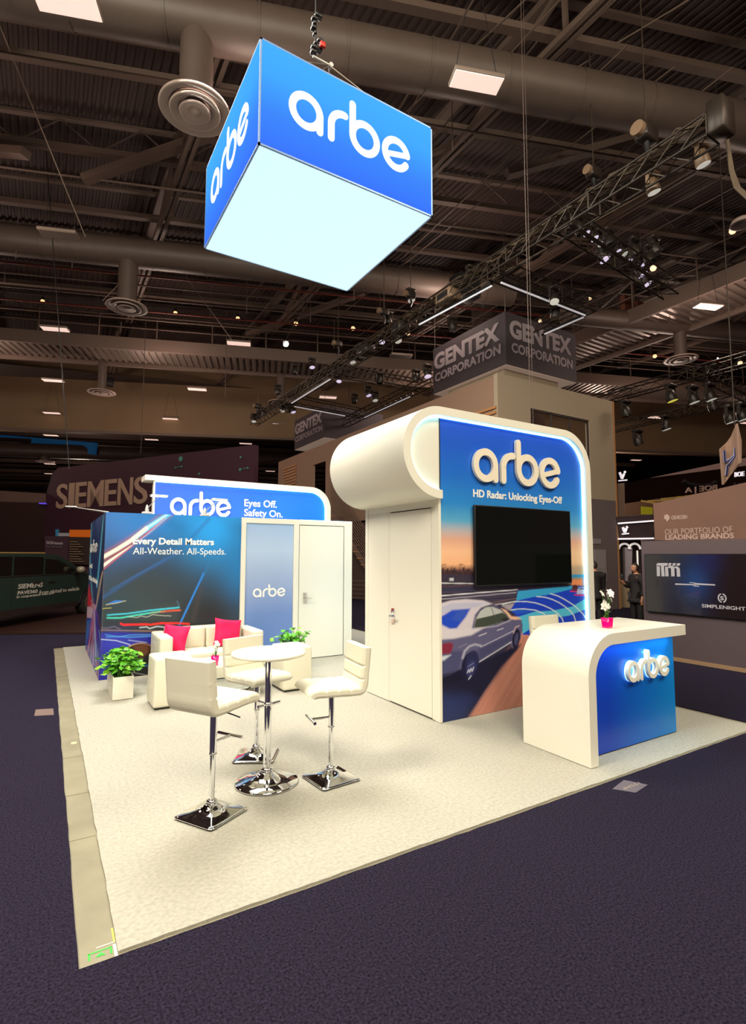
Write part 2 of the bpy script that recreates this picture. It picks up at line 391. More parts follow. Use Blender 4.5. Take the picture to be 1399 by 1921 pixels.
tag(MB().box((.340, 2.82, -.0112), (.348, 2.92, -.0102)).build('tape_strip', YT), 'thin yellow tape line along the cream carpet edge', 'tape')
tag(MB().box((.27, 2.699, -.0112), (.30, 2.709, -.0102)).build('tape_scrap', BT), 'scrap of blue tape at the front corner of the bare slab', 'tape')
p = at_z(138, 1394, -.011); tag(MB().box((p.x-.02, p.y-.03, -.0112), (p.x+.025, p.y+.03, -.0095)).build('paper_scrap', mat('paper', RGB(205, 205, 150), .8)), 'small yellowish paper scrap on the bare slab strip', 'scrap')
stk = mat('grey_sticker', RGB(98, 88, 96), .6)
a, b_, c, d = [at_z(x, y, .002) for x, y in ((1148, 1480), (1192, 1487), (1215, 1472), (1170, 1463))]
t = thing('floor_sticker', tuple(a), 'grey rectangular floor sticker numbered 4551 on dark carpet by the counter', 'sticker')
MB().add([a, b_, c, d], [(0, 1, 2, 3)]).build('sticker_sheet', stk, t)
text(t, 'number', '#4551', quadfn(at_z(1172, 1482, .003), at_z(1203, 1471, .003), at_z(1166, 1478, .003), (0, 0, 1)), mat('sticker_ink', RGB(150, 138, 120), .7), .01, .0005)
a, b_, c, d = [at_z(x, y, .002) for x, y in ((64, 1343), (101, 1341), (100, 1329), (67, 1331))]
tag(MB().add([a, b_, c, d], [(0, 1, 2, 3)]).build('floor_sticker', mat('tan_sticker', RGB(118, 98, 92), .6)), 'faded tan floor sticker on dark carpet left of the booth', 'sticker')

# ------------------------------------------------------------------ the tower with the screen wall
XW, YF = 3.630, 4.514
def fxz(y): return lambda u, v, d: Vector((u, y+d, v))
tw = thing('display_tower', (4.85, 5.3, 0), 'tall white booth tower with rounded canopy, side door and blue road picture wall', 'booth tower')
# canopy band: left half round, flat top, rounded right corner and leg down to the floor
mid = [(3.66, 2.415)] + arc(3.60, 2.873, .458, 270, 90, 56) + [(5.64, 3.331)] + arc(5.62, 2.873, .458, 90, 0, 16)[1:] + [(6.085, .006)]
L, R = offset2(mid, .092); L[0] = (3.612, L[0][1]); R[0] = (3.612, R[0][1])
cn = MB(); cn.ribbon(L, R, fxz(4.45), 0, 1.67, smooth=False); o = cn.build('canopy', WHITE, tw)
o.data.polygons.foreach_set('use_smooth', [True]*len(o.data.polygons)); o.data.set_sharp_from_angle(angle=math.radians(35))
bv = o.modifiers.new('soft', 'BEVEL'); bv.width = .008; bv.segments = 2; bv.limit_method = 'ANGLE'; bv.angle_limit = math.radians(50)
led = [(x, z) for x, z in (offset2(mid, .092)[1] if True else [])]
# which side is inner: choose the line nearer the middle of the tower
inner = R if abs(R[28][0]-4.8) < abs(L[28][0]-4.8) else L
ins = [(x + (4.8-x)*.004 + (.010 if x < 3.6 else (-.010 if x > 5.7 else 0)), z + (-.012 if z > 3.0 else (.012 if z < 2.7 and x < 3.7 else 0))) for x, z in inner[1:]]
MB().path([(x, 4.505, z) for x, z in ins], .008, 6).build('led_strip', LED, tw)
# half round end panel inside the curl
MB().prism([(3.628, 2.45)] + arc(3.60, 2.873, .42, 270, 90, 20) + [(3.628, 3.295)], fxz(4.53), 0, .03).build('end_panel', WHITE, tw)
MB().box((3.634, 4.53, .0), (6.03, 6.05, 3.26)).build('core', WHITE2, tw)
# side: corner post, header, far panel, door frame
MB().box((3.60, 4.512, .006), (3.633, 4.60, 2.37)).build('corner_post', WHITE, tw)
MB().box((3.606, 5.503, .006), (3.633, 5.99, 2.288)).build('wall_panel', WHITE, tw)
MB().box((3.600, 5.992, .006), (3.633, 6.06, 2.43)).build('end_post', WHITE, tw)
MB().box((3.606, 4.60, 2.29), (3.633, 5.99, 2.43)).build('header_panel', WHITE, tw)
gap = mat('door_gap', (.10, .09, .07), .8)
MB().box((3.626, 4.60, .006), (3.6335, 5.50, 2.29)).build('door_reveal', gap, tw)
MB().box((3.608, 4.60, .006), (3.6255, 4.652, 2.29)).build('door_jamb', WHITE, tw)
MB().box((3.608, 5.478, .006), (3.6255, 5.50, 2.29)).build('door_jamb', WHITE, tw)
def lever_handle(parent, base, ux, nrm, s=1):
    """plate, hub and lever; ux is the way the lever points"""
    base = Vector(base); ux = Vector(ux); n = Vector(nrm); b = MB()
    fr = lambda u, v, d: base + ux*u + Vector((0, 0, v)) + n*d
    b.prism([(-.03,-.09),(.03,-.09),(.03,.09),(-.03,.09)], fr, 0, .012); b.tube(fr(0,0,.012), fr(0,0,.06), .014); b.tube(fr(-.01,0,.055), fr(.115,0,.055), .011)
    b.tube(fr(0,.055,.012), fr(0,.055,.026), .018)
    return b.build('handle', CHROME, parent)
dr = MB().box((3.606, 4.658, .016), (3.626, 5.472, 2.276)).build('door', WHITE, tw)
dr['_w'] = tuple(tw['_w']); h = lever_handle(dr, (3.606, 5.40, 1.03), (0, -1, 0), (-1, 0, 0))
MB().box((3.6, 4.60, .0), (3.63, 6.0, .006)).build('sill', gap, tw)

def p5(x, y): return (820+x/4.663, 1050+y/4.663)
def P5(*a): return [p5(a[i], a[i+1]) for i in range(0, len(a), 2)]
def paint_road(P, X, Y):
    z = P[..., 2]; x = P[..., 0]
    st = [(0, (44,44,66)), (1.45, (50,46,66)), (1.60, (120,84,74)), (1.66, (244,184,140)), (1.80, (248,196,158)), (1.93, (226,172,150)), (2.02, (190,180,185)), (2.14, (90,170,215)), (2.33, (44,138,218)), (2.65, (30,110,214)), (3.0, (28,92,214)), (3.3, (36,88,220))]
    zs = [s_[0] for s_ in st]; cs = np.array([lin(s_[1]) for s_ in st])
    c = np.stack([np.interp(z, zs, cs[:, k]) for k in range(3)], -1); s = Paint(X, Y, c)
    # far side: sky on the right runs cream to the horizon
    s.poly([(1060, 1085), (1060, 1030), (1115, 1030), (1115, 1100)], (236, 214, 176), 30, .5)
    # treeline and lamp posts
    hill = [(820, 1072)]; r_ = random.Random(3)
    for k in range(60): hill.append((820+k*1.3, 1068+r_.uniform(-5, 5)*(1 if k % 3 else 1.6)))
    s.poly(hill+[(900, 1082), (820, 1082)], (52, 38, 46), .8)
    for k in range(14):
        hx = 828+k*4.6; s.line([(hx, 1078), (hx+r_.uniform(-3, 3), 1060+r_.uniform(-3, 6))], .7, (120, 78, 70), .8, .7)
    for hx in (831, 863): s.line([(hx, 1078), (hx, 1059)], .9, (60, 45, 50)); s.line([(hx-4, 1060), (hx+6, 1058.5)], .9, (60, 45, 50))
    s.poly([(820, 1077), (892, 1079), (892, 1102), (820, 1104)], (56, 50, 68), 1.5); s.poly([(843, 1084), (851, 1084), (851, 1090), (843, 1090)], (190, 195, 205), .8)
    s.line(P5(35, 205, 330, 209), 1.8, (215, 215, 225)); s.line(P5(35, 232, 330, 228), 1.2, (110, 70, 70))
    # lower half: road
    s.poly(P5(20, 240, 700, 225, 1180, 222, 1330, 240, 1400, 700, 1400, 1500, 20, 1500), (52, 50, 78), 3)
    for k in range(16):
        y = 245+k*10; s.line(P5(35, y+30, 700, y-10), 1.2, [(36, 34, 58), (80, 76, 104), (104, 88, 100)][k % 3], 1.5, .55)
    s.line(P5(35, 315, 700, 262), 2.0, (222, 222, 234)); s.line(P5(35, 345, 690, 288), 1.3, (190, 190, 205)); s.line(P5(35, 300, 700, 250), 1.0, (20, 20, 34))
    s.line(P5(480, 378, 700, 335), 2.2, (110, 90, 96), 1.5); s.line(P5(500, 395, 700, 362), 2, (190, 180, 190), 1.2); s.poly(P5(560, 400, 680, 380, 650, 440, 620, 440), (170, 160, 175), 3)
    # pale verge on the right, dark blue road on the left
    s.poly(P5(600, 640, 1400, 560, 1400, 1500, 240, 1500, 280, 1370, 560, 960, 700, 760), (206, 140, 122), 8)
    for k in range(22):
        x0 = 700+k*38; s.line(P5(x0, 660, x0-520+k*14, 1440), 1.6+.1*k, [(188, 118, 108), (222, 160, 140), (150, 96, 100)][k % 3], 5, .35)
    s.poly(P5(20, 1500, 20, 1030, 180, 980, 640, 780, 730, 740, 700, 790, 560, 940, 420, 1140, 250, 1400, 200, 1500), (26, 26, 56), 5)
    s.poly(P5(20, 1500, 20, 1180, 260, 1180, 330, 1220, 230, 1420, 200, 1500), (36, 50, 104), 24, .9)
    # radar field
    s.poly(P5(705, 275, 1180, 228, 1400, 240, 1400, 700, 745, 655, 745, 560, 700, 500, 640, 440, 690, 360), (28, 66, 205), 1)
    s.poly(P5(705, 275, 1000, 245, 1180, 228, 1240, 240, 1000, 300, 820, 330, 690, 360), (56, 164, 222), 1)
    s.poly(P5(745, 650, 745, 560, 705, 500, 850, 455, 1010, 445, 1180, 410, 1330, 320, 1400, 300, 1400, 400, 1280, 440, 1150, 490, 1000, 510, 900, 545, 820, 600), (84, 190, 226), 1)
    s.poly(P5(640, 440, 700, 420, 860, 436, 790, 462, 700, 480), (38, 90, 210), 1)
    for a_ in ((640,442,700,432,760,430,860,442,940,476), (570,392,640,372,700,366,780,366,860,378,930,400,1000,432,1060,475,1095,520,1107,565), (870,322,940,328,1000,345,1065,375,1120,412,1165,450,1195,490,1215,555), (990,297,1050,315,1110,345,1200,402,1270,470,1325,545)):
        s.line(P5(*a_), 1.6, (226, 240, 240), .9)
    # bridge and small cars
    s.poly(P5(1175, 175, 1400, 170, 1400, 225, 1175, 222), (232, 140, 90), 3); s.poly(P5(1175, 130, 1400, 126, 1400, 152, 1175, 156), (44, 150, 206), 1); s.line(P5(1275, 150, 1275, 218), 2, (44, 140, 200))
    s.line(P5(1165, 276, 1225, 280), 2, (230, 40, 60)); s.poly(P5(1176, 268, 1180, 232, 1196, 220, 1218, 222, 1230, 240, 1228, 272), (96, 44, 44), 1); s.poly(P5(1188, 238, 1196, 226, 1214, 228, 1220, 240), (30, 30, 40), .8)
    s.line(P5(1200, 308, 1300, 312, 1312, 296), 2, (230, 40, 70)); s.poly(P5(1220, 300, 1224, 262, 1244, 240, 1284, 240, 1302, 262, 1304, 300), (176, 186, 224), 1); s.poly(P5(1236, 260, 1248, 246, 1280, 246, 1290, 260), (70, 90, 150), .8)
    # saloon car seen from behind and the side
    body = P5(20, 640, 20, 385, 120, 357, 250, 345, 400, 356, 500, 390, 560, 430, 640, 500, 700, 504, 738, 530, 745, 580, 730, 690, 690, 770, 650, 770, 640, 722, 355, 900, 330, 900, 300, 940, 190, 960, 120, 1010, 20, 1046)
    s.poly(body, (96, 94, 132), 1.5)
    s.poly(P5(20, 640, 20, 385, 120, 357, 250, 345, 400, 356, 480, 384, 380, 420, 330, 480, 300, 610, 180, 650), (214, 206, 220), 3)
    s.poly(P5(20, 420, 120, 380, 300, 372, 440, 380, 330, 420, 240, 420, 60, 470, 20, 520), (182, 186, 218), 5, .8)
    s.poly(P5(20, 560, 20, 505, 130, 440, 290, 426, 250, 500, 170, 600, 110, 605), (34, 74, 205), 4); s.poly(P5(120, 520, 190, 440, 270, 436, 200, 545), (60, 96, 190), 4, .6)
    s.poly(P5(20, 700, 20, 610, 140, 610, 320, 600, 420, 590, 300, 660, 150, 690), (216, 210, 222), 4)
    s.poly(P5(556, 425, 600, 440, 650, 496, 705, 500, 735, 520, 680, 525, 640, 520, 600, 470), (242, 196, 166), 3)
    s.poly(P5(322, 592, 338, 500, 372, 448, 420, 416, 480, 410, 550, 436, 606, 484, 630, 520, 520, 560, 400, 590), (190, 194, 196), 1.5)
    s.poly(P5(322, 592, 338, 520, 470, 490, 570, 462, 606, 484, 634, 520, 520, 560, 400, 590), (66, 74, 66), 1.5); s.line(P5(338, 512, 372, 448, 420, 412, 480, 404, 552, 432, 608, 482), 1.4, (44, 50, 62)); s.line(P5(470, 412, 520, 545), 1.2, (80, 84, 90))
    s.poly(P5(556, 520, 606, 508, 624, 526, 590, 540), (40, 40, 56), 1)
    s.line(P5(330, 606, 520, 580, 640, 530), 2.2, (196, 190, 206), 2, .7)
    s.poly(P5(20, 905, 20, 830, 130, 800, 220, 800, 190, 960, 20, 1040), (74, 76, 118), 5); s.poly(P5(30, 740, 100, 724, 140, 735, 128, 800, 100, 822, 34, 824), (132, 40, 66), 4); s.poly(P5(36, 845, 120, 832, 60, 880, 36, 885), (206, 214, 232), 4)
    s.poly(P5(360, 780, 660, 640, 660, 700, 360, 890), (62, 64, 104), 8, .8)
    s.line(P5(380, 764, 668, 622), 1.6, (186, 186, 208), 1.2); s.line(P5(358, 900, 648, 720), 1.8, (206, 206, 218), 1); s.line(P5(362, 668, 430, 642), 1.6, (206, 206, 220)); s.line(P5(524, 618, 578, 600), 1.5, (206, 206, 220)); s.line(P5(190, 768, 260, 735), 1, (160, 160, 190))
    s.ell(*p5(288, 930), 17, 29, (26, 28, 62), .12, 1, 12); s.ell(*p5(304, 900), 13, 25, (40, 42, 84), .15, 1, 12); s.ell(*p5(296, 950), 9, 19, (58, 62, 116), .4, .9, 12)
    s.line(P5(262, 990, 275, 960, 285, 985, 296, 950, 306, 975, 318, 940), 1.6, (216, 220, 240), 1.2, .9); s.line(P5(275, 1045, 296, 1015), 2, (206, 212, 236), 1.5, .8); s.line(P5(270, 935, 318, 905), 1.0, (150, 156, 196), 1.5, .8)
    s.line(P5(222, 860, 240, 800, 280, 758, 330, 740, 380, 752), 3.6, (176, 176, 196), 3)
    s.ell(*p5(690, 690), 7.5, 20, (26, 26, 52), .15, 1, 8); s.ell(*p5(692, 695), 4.5, 14, (74, 74, 112), .3, 1, 8); s.line(P5(668, 640, 684, 590, 716, 578), 2, (200, 170, 176), 2)
    s.poly(P5(30, 1010, 190, 965, 240, 1040, 120, 1090, 30, 1090), (20, 20, 44), 5, .8)
    return s.c
MURAL = mat_attr('printed_road_picture', .35, .0)
mural_w = 6.05
def mural_keep(c):   # rounded upper right corner like the canopy
    x, z = c[:, 0], c[:, 2]; return ~((x > 5.62) & (z > 2.873) & (np.hypot(x-5.62, z-2.873) > .405)) & (z < 3.279)
grid_print('picture_wall', tw, lambda u, v: (XW+.002+(mural_w-XW)*u, YF, .004+3.276*v), 230, 420, paint_road, MURAL, keep=mural_keep)
MB().box((XW, YF+.001, .0), (5.58, YF+.012, 3.275)).build('picture_backing', BLACK, tw)
# raised word, tagline
pA = at_y(888, 905, YF-.04); pB = at_y(1051, 905, YF-.04); zb = at_y(910, 914.5, YF-.04).z
w3 = (pB.x-pA.x)/3.87; hz = w3*1.03
word_logo(tw, plane_frame((pA.x, YF-.012, at_y(905, 905, YF).z - .0), (1, 0, 0), (0, 0, 1), (0, -1, 0), w3, hz), 0, .035, LETTER)
a = at_y(887, 940, YF); b = at_y(1054, 950, YF)
text(tw, 'tagline', 'HD Radar: Unlocking Eyes-Off', quadfn((a.x, YF-.002, 2.393), (b.x, YF-.002, 2.393), (a.x, YF-.002, 2.393+.118), (0, -1, 0)), TEXTW, .03, .003)

# wall screen
yt = YF-.055
tl, tr, bl = at_y(890.2, 946.5, yt), at_y(1068.9, 958.9, yt), at_y(891, 1100.7, yt)
TVX0, TVX1, TVZ0, TVZ1 = tl.x, at_y(1071, 1020, yt).x, bl.z, (tl.z+tr.z)/2
tv = thing('wall_screen', ((TVX0+TVX1)/2, YF, TVZ0), 'large black flat television, switched off, on the blue picture wall', 'television')
MB().rbox((TVX0, yt, TVZ0), (TVX1, yt+.035, TVZ1), .006, 2).build('housing', BLACK, tv)
MB().box((TVX0+.012, yt-.001, TVZ0+.016), (TVX1-.012, yt+.001, TVZ1-.012)).build('screen', mat('dark_glass', (.004, .005, .005), .04, spec=.25), tv)
MB().box((TVX0+.5, yt+.035, TVZ0+.25), (TVX1-.5, YF-.002, TVZ1-.25)).build('wall_bracket', BLACK, tv)

# ------------------------------------------------------------------ reception counter
ct = thing('reception_counter', (4.7, 3.25, 0), 'white waterfall reception counter with blue front and raised glowing word', 'counter')
midc = [(3.955, .006), (3.955, .73)] + arc(4.265, .72, .31, 180, 90, 18)[1:] + [(5.417, 1.03)]
L, R = offset2(midc, .098); cn = MB(); cn.ribbon(L, R, fxz(2.92), 0, .73); o = cn.build('waterfall_top', WHITE, ct); o.data.polygons.foreach_set('use_smooth', [True]*len(o.data.polygons)); o.data.set_sharp_from_angle(angle=math.radians(35))
bv = o.modifiers.new('soft', 'BEVEL'); bv.width = .008; bv.segments = 2; bv.limit_method = 'ANGLE'; bv.angle_limit = math.radians(50)
BLUEP = mat_ramp('counter_blue', 0, -.7, .8, [(0, RGB(20, 66, 196)), (.25, RGB(12, 62, 186)), (.6, RGB(6, 104, 208)), (1, RGB(10, 136, 220))], .3)
pan = [(4.004, .012), (4.004, .72)] + arc(4.265, .72, .262, 180, 90, 12)[1:] + [(5.44, .982), (5.44, .012)]
MB().prism(pan, fxz(3.066), 0, .03).build('front_panel', BLUEP, ct)
MB().box((4.004, 3.097, .012), (5.437, 3.45, .70)).build('cabinet', WHITE2, ct)
MB().path([(4.02, 3.058, .70)] + [(x, 3.058, z) for x, z in arc(4.265, .72, .252, 175, 90, 12)] + [(5.40, 3.058, .974)], .006, 6).build('led_strip', LED, ct)
a = at_y(1176, 1277, 3.03); b = at_y(1254, 1258, 3.03); w4 = (b.x-a.x)/3.87; top = at_y(1216, 1218, 3.03).z; h4 = w4*1.0
zb4 = at_y(1190, 1279, 3.03).z
fr4 = plane_frame((a.x, 3.058, zb4), (1, 0, 0), (0, 0, 1), (0, -1, 0), w4, (top-zb4)/1.42)
word_logo(ct, fr4, .01, .04, LETTER)
fr5 = plane_frame((a.x, 3.058, zb4), (1, 0, 0), (0, 0, 1), (0, -1, 0), w4, (top-zb4)/1.42)
word_logo(ct, fr5, .002, .008, mat('letter_halo', (1, 1, 1), .5, emit=2.0, ecol=(.35, .85, 1)), name='letter_glow', k=.225)

# ------------------------------------------------------------------ flowers in magenta glasses
def vase(loc, h, label, sq, nf, tall):
    t = thing('flower_vase', loc, label, 'vase'); x, y, z = loc; w = h*.42
    b = MB()
    if sq:
        prof = [(w*.86, .004), (w, h), (w*.88, h), (w*.76, .02), (.001, .02)]
        b.lathe([(w*.86, .003), (w, h), (w*.9, h), (w*.78, .015), (.001, .015)], loc, 32, [1]*4+[1])
        b.lathe([(.001, .003), (w*.86, .003)], loc, 32, [1, 1])
    else:
        b.lathe([(.001, .002), (w*.8, .002), (w*1.0, h), (w*.9, h), (w*.7, .012), (.001, .012)], loc, 24)
    b.build('glass', MAG, t)
    rr = random.Random(int(h*1000)); st = MB(); tips = []
    for k in range(nf):
        a_ = rr.uniform(0, 2*PI); q = rr.uniform(.2, 1)*tall*.28; hh = h+tall*rr.uniform(.35, 1)
        tip = Vector((x+math.cos(a_)*q, y+math.sin(a_)*q, z+hh)); st.path([(x, y, z+.02), ((x*.5+tip.x*.5), (y*.5+tip.y*.5), z+hh*.6), tip], .0028, 5); tips.append(tip)
    st.build('stem', STEMG, t)
    for tip in tips:
        f = MB(); az = rr.uniform(0, 6.3); nrm = Vector((rr.uniform(-.6, .6), -1, rr.uniform(0, .8))).normalized(); a1 = nrm.orthogonal().normalized(); a2 = nrm.cross(a1)
        for k in range(5):
            an = az+k*2*PI/5; d = a1*math.cos(an)+a2*math.sin(an); e = nrm.cross(d); L_ = tall*.17
            f.add([tip, tip+d*L_*.55+e*L_*.34+nrm*L_*.12, tip+d*L_+nrm*L_*.02, tip+d*L_*.55-e*L_*.34+nrm*L_*.12], [(0, 1, 2, 3)], True)
        f.build('blossom', PETAL, t)
    lf = MB()
    for k in range(6):
        a_ = rr.uniform(0, 6.3); p0 = Vector((x, y, z+h*.9+k*tall*.07)); d = Vector((math.cos(a_), math.sin(a_), .5)); e = Vector((-math.sin(a_), math.cos(a_), 0)); L_ = tall*.22
        lf.add([p0, p0+d*L_*.5+e*L_*.2, p0+d*L_, p0+d*L_*.5-e*L_*.2], [(0, 1, 2, 3)])
    lf.build('foliage', LEAF, t); return t
p = at_z(1139, 1178, 1.079); vase((p.x, p.y, 1.0795), .095, 'square magenta glass vase of white blossoms on the reception counter', True, 13, .24)

# ------------------------------------------------------------------ bar table and stools
tb = thing('bar_table', (1.532, 4.065, .006), 'round white bar table on a chrome post with round domed foot', 'table')
x, y = 1.532, 4.065
MB().lathe([(.001, .962), (.245, .962), (.285, .972), (.292, .985), (.285, .997), (.27, 1.0), (.001, 1.0)], (x, y, 0), 64).build('table_top', WHITE, tb)
MB().lathe([(.001, .95), (.05, .95), (.05, .962), (.001, .962)], (x, y, 0), 24).build('top_plate', CHROME, tb)
MB().tube((x, y, .60), (x, y, .95), .026, n=24).build('upper_post', CHROME, tb)
MB().lathe([(.027, .585), (.033, .588), (.033, .606), (.027, .609)], (x, y, 0), 24).build('collar', CHROME, tb)
MB().tube((x, y, .06), (x, y, .60), .030, n=24).build('lower_post', CHROME, tb)
MB().lathe([(.243, .006), (.245, .012), (.235, .020), (.16, .036), (.10, .052), (.07, .070), (.055, .085), (.034, .088)], (x, y, 0), 64).build('foot', CHROME, tb)
MB().lathe([(.031, .088), (.046, .09), (.048, .108), (.036, .118), (.031, .12)], (x, y, 0), 24).build('foot_collar', CHROME, tb)

def smooth_path(pts, n):
    P = [Vector((p[0], p[1], 0)) for p in pts]; out = []
    for i in range(len(P)-1):
        p0, p1, p2, p3 = P[max(i-1, 0)], P[i], P[i+1], P[min(i+2, len(P)-1)]
        for k in range(n):
            t = k/n; q = .5*((2*p1)+(p2-p0)*t+(2*p0-5*p1+4*p2-p3)*t*t+(3*p1-p0-3*p2+p3)*t**3); out.append((q.x, q.y))
    out.append((P[-1].x, P[-1].y)); return out
def make_stool(label, seat_h, group='cream bar stools of the booth'):
    """faces +x; origin on the floor"""
    t = thing('bar_stool', (0, 0, .006), label, 'stool', group, local=True); sh = seat_h
    # centre line of the L shaped shell, side view (x, z)
    cl = smooth_path([(.215, sh+.026), (.19, sh+.046), (.06, sh+.046), (-.10, sh+.040), (-.180, sh+.044), (-.206, sh+.085), (-.214, sh+.16), (-.224, sh+.26), (-.232, sh+.345), (-.234, sh+.37)], 14)
    N = len(cl); up, dn = [], []
    acc = 0
    for i, (x_, z_) in enumerate(cl):
        a, b = cl[max(i-1, 0)], cl[min(i+1, N-1)]; dx, dz = b[0]-a[0], b[1]-a[1]; l = math.hypot(dx, dz); nx, nz = dz/l, -dx/l   # nx,nz points to the sitter's side when moving back
        nx, nz = (nx, nz) if (nx*1+nz*1) > 0 else (-nx, -nz)
        if i: acc += math.hypot(x_-cl[i-1][0], z_-cl[i-1][1])
        seam = min(abs(acc-s_) for s_ in (.115, .215, .315, .50, .60)); th = .042 - .017*math.exp(-(seam/.007)**2)
        e = min(i, N-1-i); k = [.45, .8, .95][e] if e < 3 else 1
        up.append((x_+nx*th*k, z_+nz*th*k)); dn.append((x_-nx*.034*k, z_-nz*.034*k))
    loop = up + dn[::-1]; cxm = [((up[i][0]+dn[i][0])/2, (up[i][1]+dn[i][1])/2) for i in range(N)]; cen = cxm + cxm[::-1]
    rows = []
    for yy, k in ((-.205, .35), (-.200, .72), (-.188, .93), (-.17, 1), (.17, 1), (.188, .93), (.200, .72), (.205, .35)):
        rows.append([(c[0]+(p[0]-c[0])*k, yy, c[1]+(p[1]-c[1])*k) for p, c in zip(loop, cen)])
    M = len(loop); b = MB(); vs = [v for r_ in rows for v in r_]; fs = []
    for j in range(len(rows)-1):
        for i in range(M): fs.append((j*M+i, j*M+(i+1) % M, (j+1)*M+(i+1) % M, (j+1)*M+i))
    b.add(vs, fs, True)
    for j in (0, len(rows)-1):
        b.add(vs, [(j*M+i, j*M+i+1, j*M+M-2-i, j*M+M-1-i) for i in range(N-1)], True)
    b.build('padded_seat', LEATHER, t)
    pp = MB()
    for sgn in (-1, 1): pp.path([(u_[0]*.5+c_[0]*.5, sgn*.196, u_[1]*.5+c_[1]*.5) for u_, c_ in zip(up[2:-2:2], cxm[2:-2:2])], .003, 5)
    pp.build('piping', LEATHER, t)
    MB().box((-.09, -.07, sh-.006), (.09, .07, sh+.012)).build('seat_plate', BLACK, t)
    MB().lathe([(.024, .40), (.024, sh-.006)], (0, 0, 0), 24).build('upper_post', CHROME, t)
    MB().tube((0, 0, .06), (0, 0, .41), .019, n=24).build('lower_post', CHROME, t)
    MB().lathe([(.019, .392), (.026, .394), (.026, .402), (.024, .405)], (0, 0, 0), 24).build('collar', STEEL, t)
    f = MB(); f.tube((.02, 0, .47), (.17, 0, .47), .010, n=12); f.tube((.17, -.115, .47), (.17, .115, .47), .0125, n=12); f.build('footrest', CHROME, t)
    f = MB(); f.path([(.0, -.03, sh-.01), (.03, -.12, sh-.03), (.05, -.19, sh-.05)], .005, 8); f.build('lever', BLACK, t)
    pr = [(.168, .003), (.175, .007), (.172, .013), (.155, .017), (.11, .027), (.075, .040), (.055, .055), (.042, .070), (.026, .074)]
    MB().lathe(pr, (0, 0, 0), 64, [1, 1, 1, 1, .75, .4, .15, 0, 0]).build('foot', CHROME, t)
    MB().lathe([(.02, .074), (.034, .076), (.036, .092), (.026, .10), (.02, .102)], (0, 0, 0), 24).build('foot_collar', CHROME, t)
    return t
def place_stool(t, x, y, face, base_rot=None):
    t.location = (x, y, .006); t.rotation_euler.z = math.radians(face)
    if base_rot is not None:
        for c in t.children:
            if c.name.startswith('foot') and not c.name.startswith('footrest'): c.rotation_euler.z = math.radians(base_rot-face)
place_stool(make_stool('cream bar stool nearest the camera, seen from its back, left of the table', .700), 1.03, 3.765, 31, 30)
place_stool(make_stool('cream bar stool behind the round table, its seat toward the camera', .632), 1.640, 4.62, 287, -31)
place_stool(make_stool('cream bar stool right of the round table with backrest toward the tower', .655), 1.985, 3.865, 172, 5)
p = at_z(1020, 1150, 1.09)
q4 = at_y(1022, 1156, 4.02)
place_stool(make_stool('cream bar stool behind the reception counter, only its backrest showing', q4.z-.37), q4.x, 3.82, 268, 0)

# ------------------------------------------------------------------ lounge corner
sf = thing('sofa', (2.1, 7.95, .006), 'cream two-seat leatherette sofa against the dark picture wall', 'sofa')
SX0, SX1, SY0, SY1 = 1.345, 2.79, 7.62, 8.36
MB().rbox((SX0, SY0, .03), (SX0+.17, SY1, .655), .03).build('armrest', LEATHER, sf)
MB().rbox((SX1-.17, SY0, .03), (SX1, SY1, .655), .03).build('armrest', LEATHER, sf)
MB().rbox((SX0+.17, SY1-.2, .03), (SX1-.17, SY1, .70), .03).build('backrest', LEATHER, sf)
MB().box((SX0+.17, SY0+.02, .03), (SX1-.17, SY1-.2, .24)).build('base', LEATHER, sf)
xm = (SX0+SX1)/2
for a, b in ((SX0+.172, xm-.002), (xm+.002, SX1-.172)):
    MB().rbox((a, SY0+.005, .24), (b, SY1-.19, .415), .035).build('seat_cushion', LEATHER, sf)
    MB().rbox((a+.005, SY1-.27, .40), (b-.005, SY1-.17, .71), .035).build('back_cushion', LEATHER, sf)
for a in (SX0+.08, SX1-.08):
    for b in (SY0+.08, SY1-.08): MB().tube((a, b, .006), (a, b, .035), .02, n=10).build('leg', BLACK, sf)
MB().box((SX0-.004, SY0+.16, .05), (SX0+.001, SY0+.166, .60)).build('side_seam', SEAM, sf)
MB().box((SX0-.004, SY0+.16, .594), (SX0+.001, SY1-.06, .60)).build('side_seam', SEAM, sf)

def pillow(c, rx, rz, ry, s, label):
    n = 14; vs = []; fs = []
    R_ = Matrix.Rotation(rz, 3, 'Z') @ Matrix.Rotation(rx, 3, 'X') @ Matrix.Rotation(ry, 3, 'Y')
    rr = random.Random(int(c[0]*100))
    ph = [rr.uniform(0, 6) for _ in range(6)]
    for side in (1, -1):
        for i in range(n+1):
            for j in range(n+1):
                u, v = i/n*2-1, j/n*2-1; f = (max(0, (1-u**4)*(1-v**4)))**.55
                pull = 1-.09*(1-abs(u)**2)*abs(v)**3; pull2 = 1-.09*(1-abs(v)**2)*abs(u)**3
                wr = .06*math.sin(3*u+2.2*v+ph[0])+.05*math.sin(5*v-2*u+ph[1])+.03*math.sin(9*(u+v)+ph[2])
                p_ = Vector((u*s/2*pull2, side*f*s*.17*(1+wr*1.8), v*s/2*pull)); vs.append(Vector(c)+R_@p_)
    m = (n+1)**2
    for q in range(2):
        for i in range(n):
            for j in range(n):
                a = q*m+i*(n+1)+j; fs.append((a, a+1, a+n+2, a+n+1) if q else (a, a+n+1, a+n+2, a+1))
    b = MB().add(vs, fs, True); return tag(b.build('cushion', PINK), label, 'cushion', 'magenta cushions on the sofa')
pillow((1.60, 7.97, .585), -.35, -.55, .10, .38, 'magenta cushion leaning in the left corner of the sofa')
pillow((2.36, 8.00, .60), -.28, .12, .16, .42, 'larger magenta cushion leaning at the right end of the sofa')

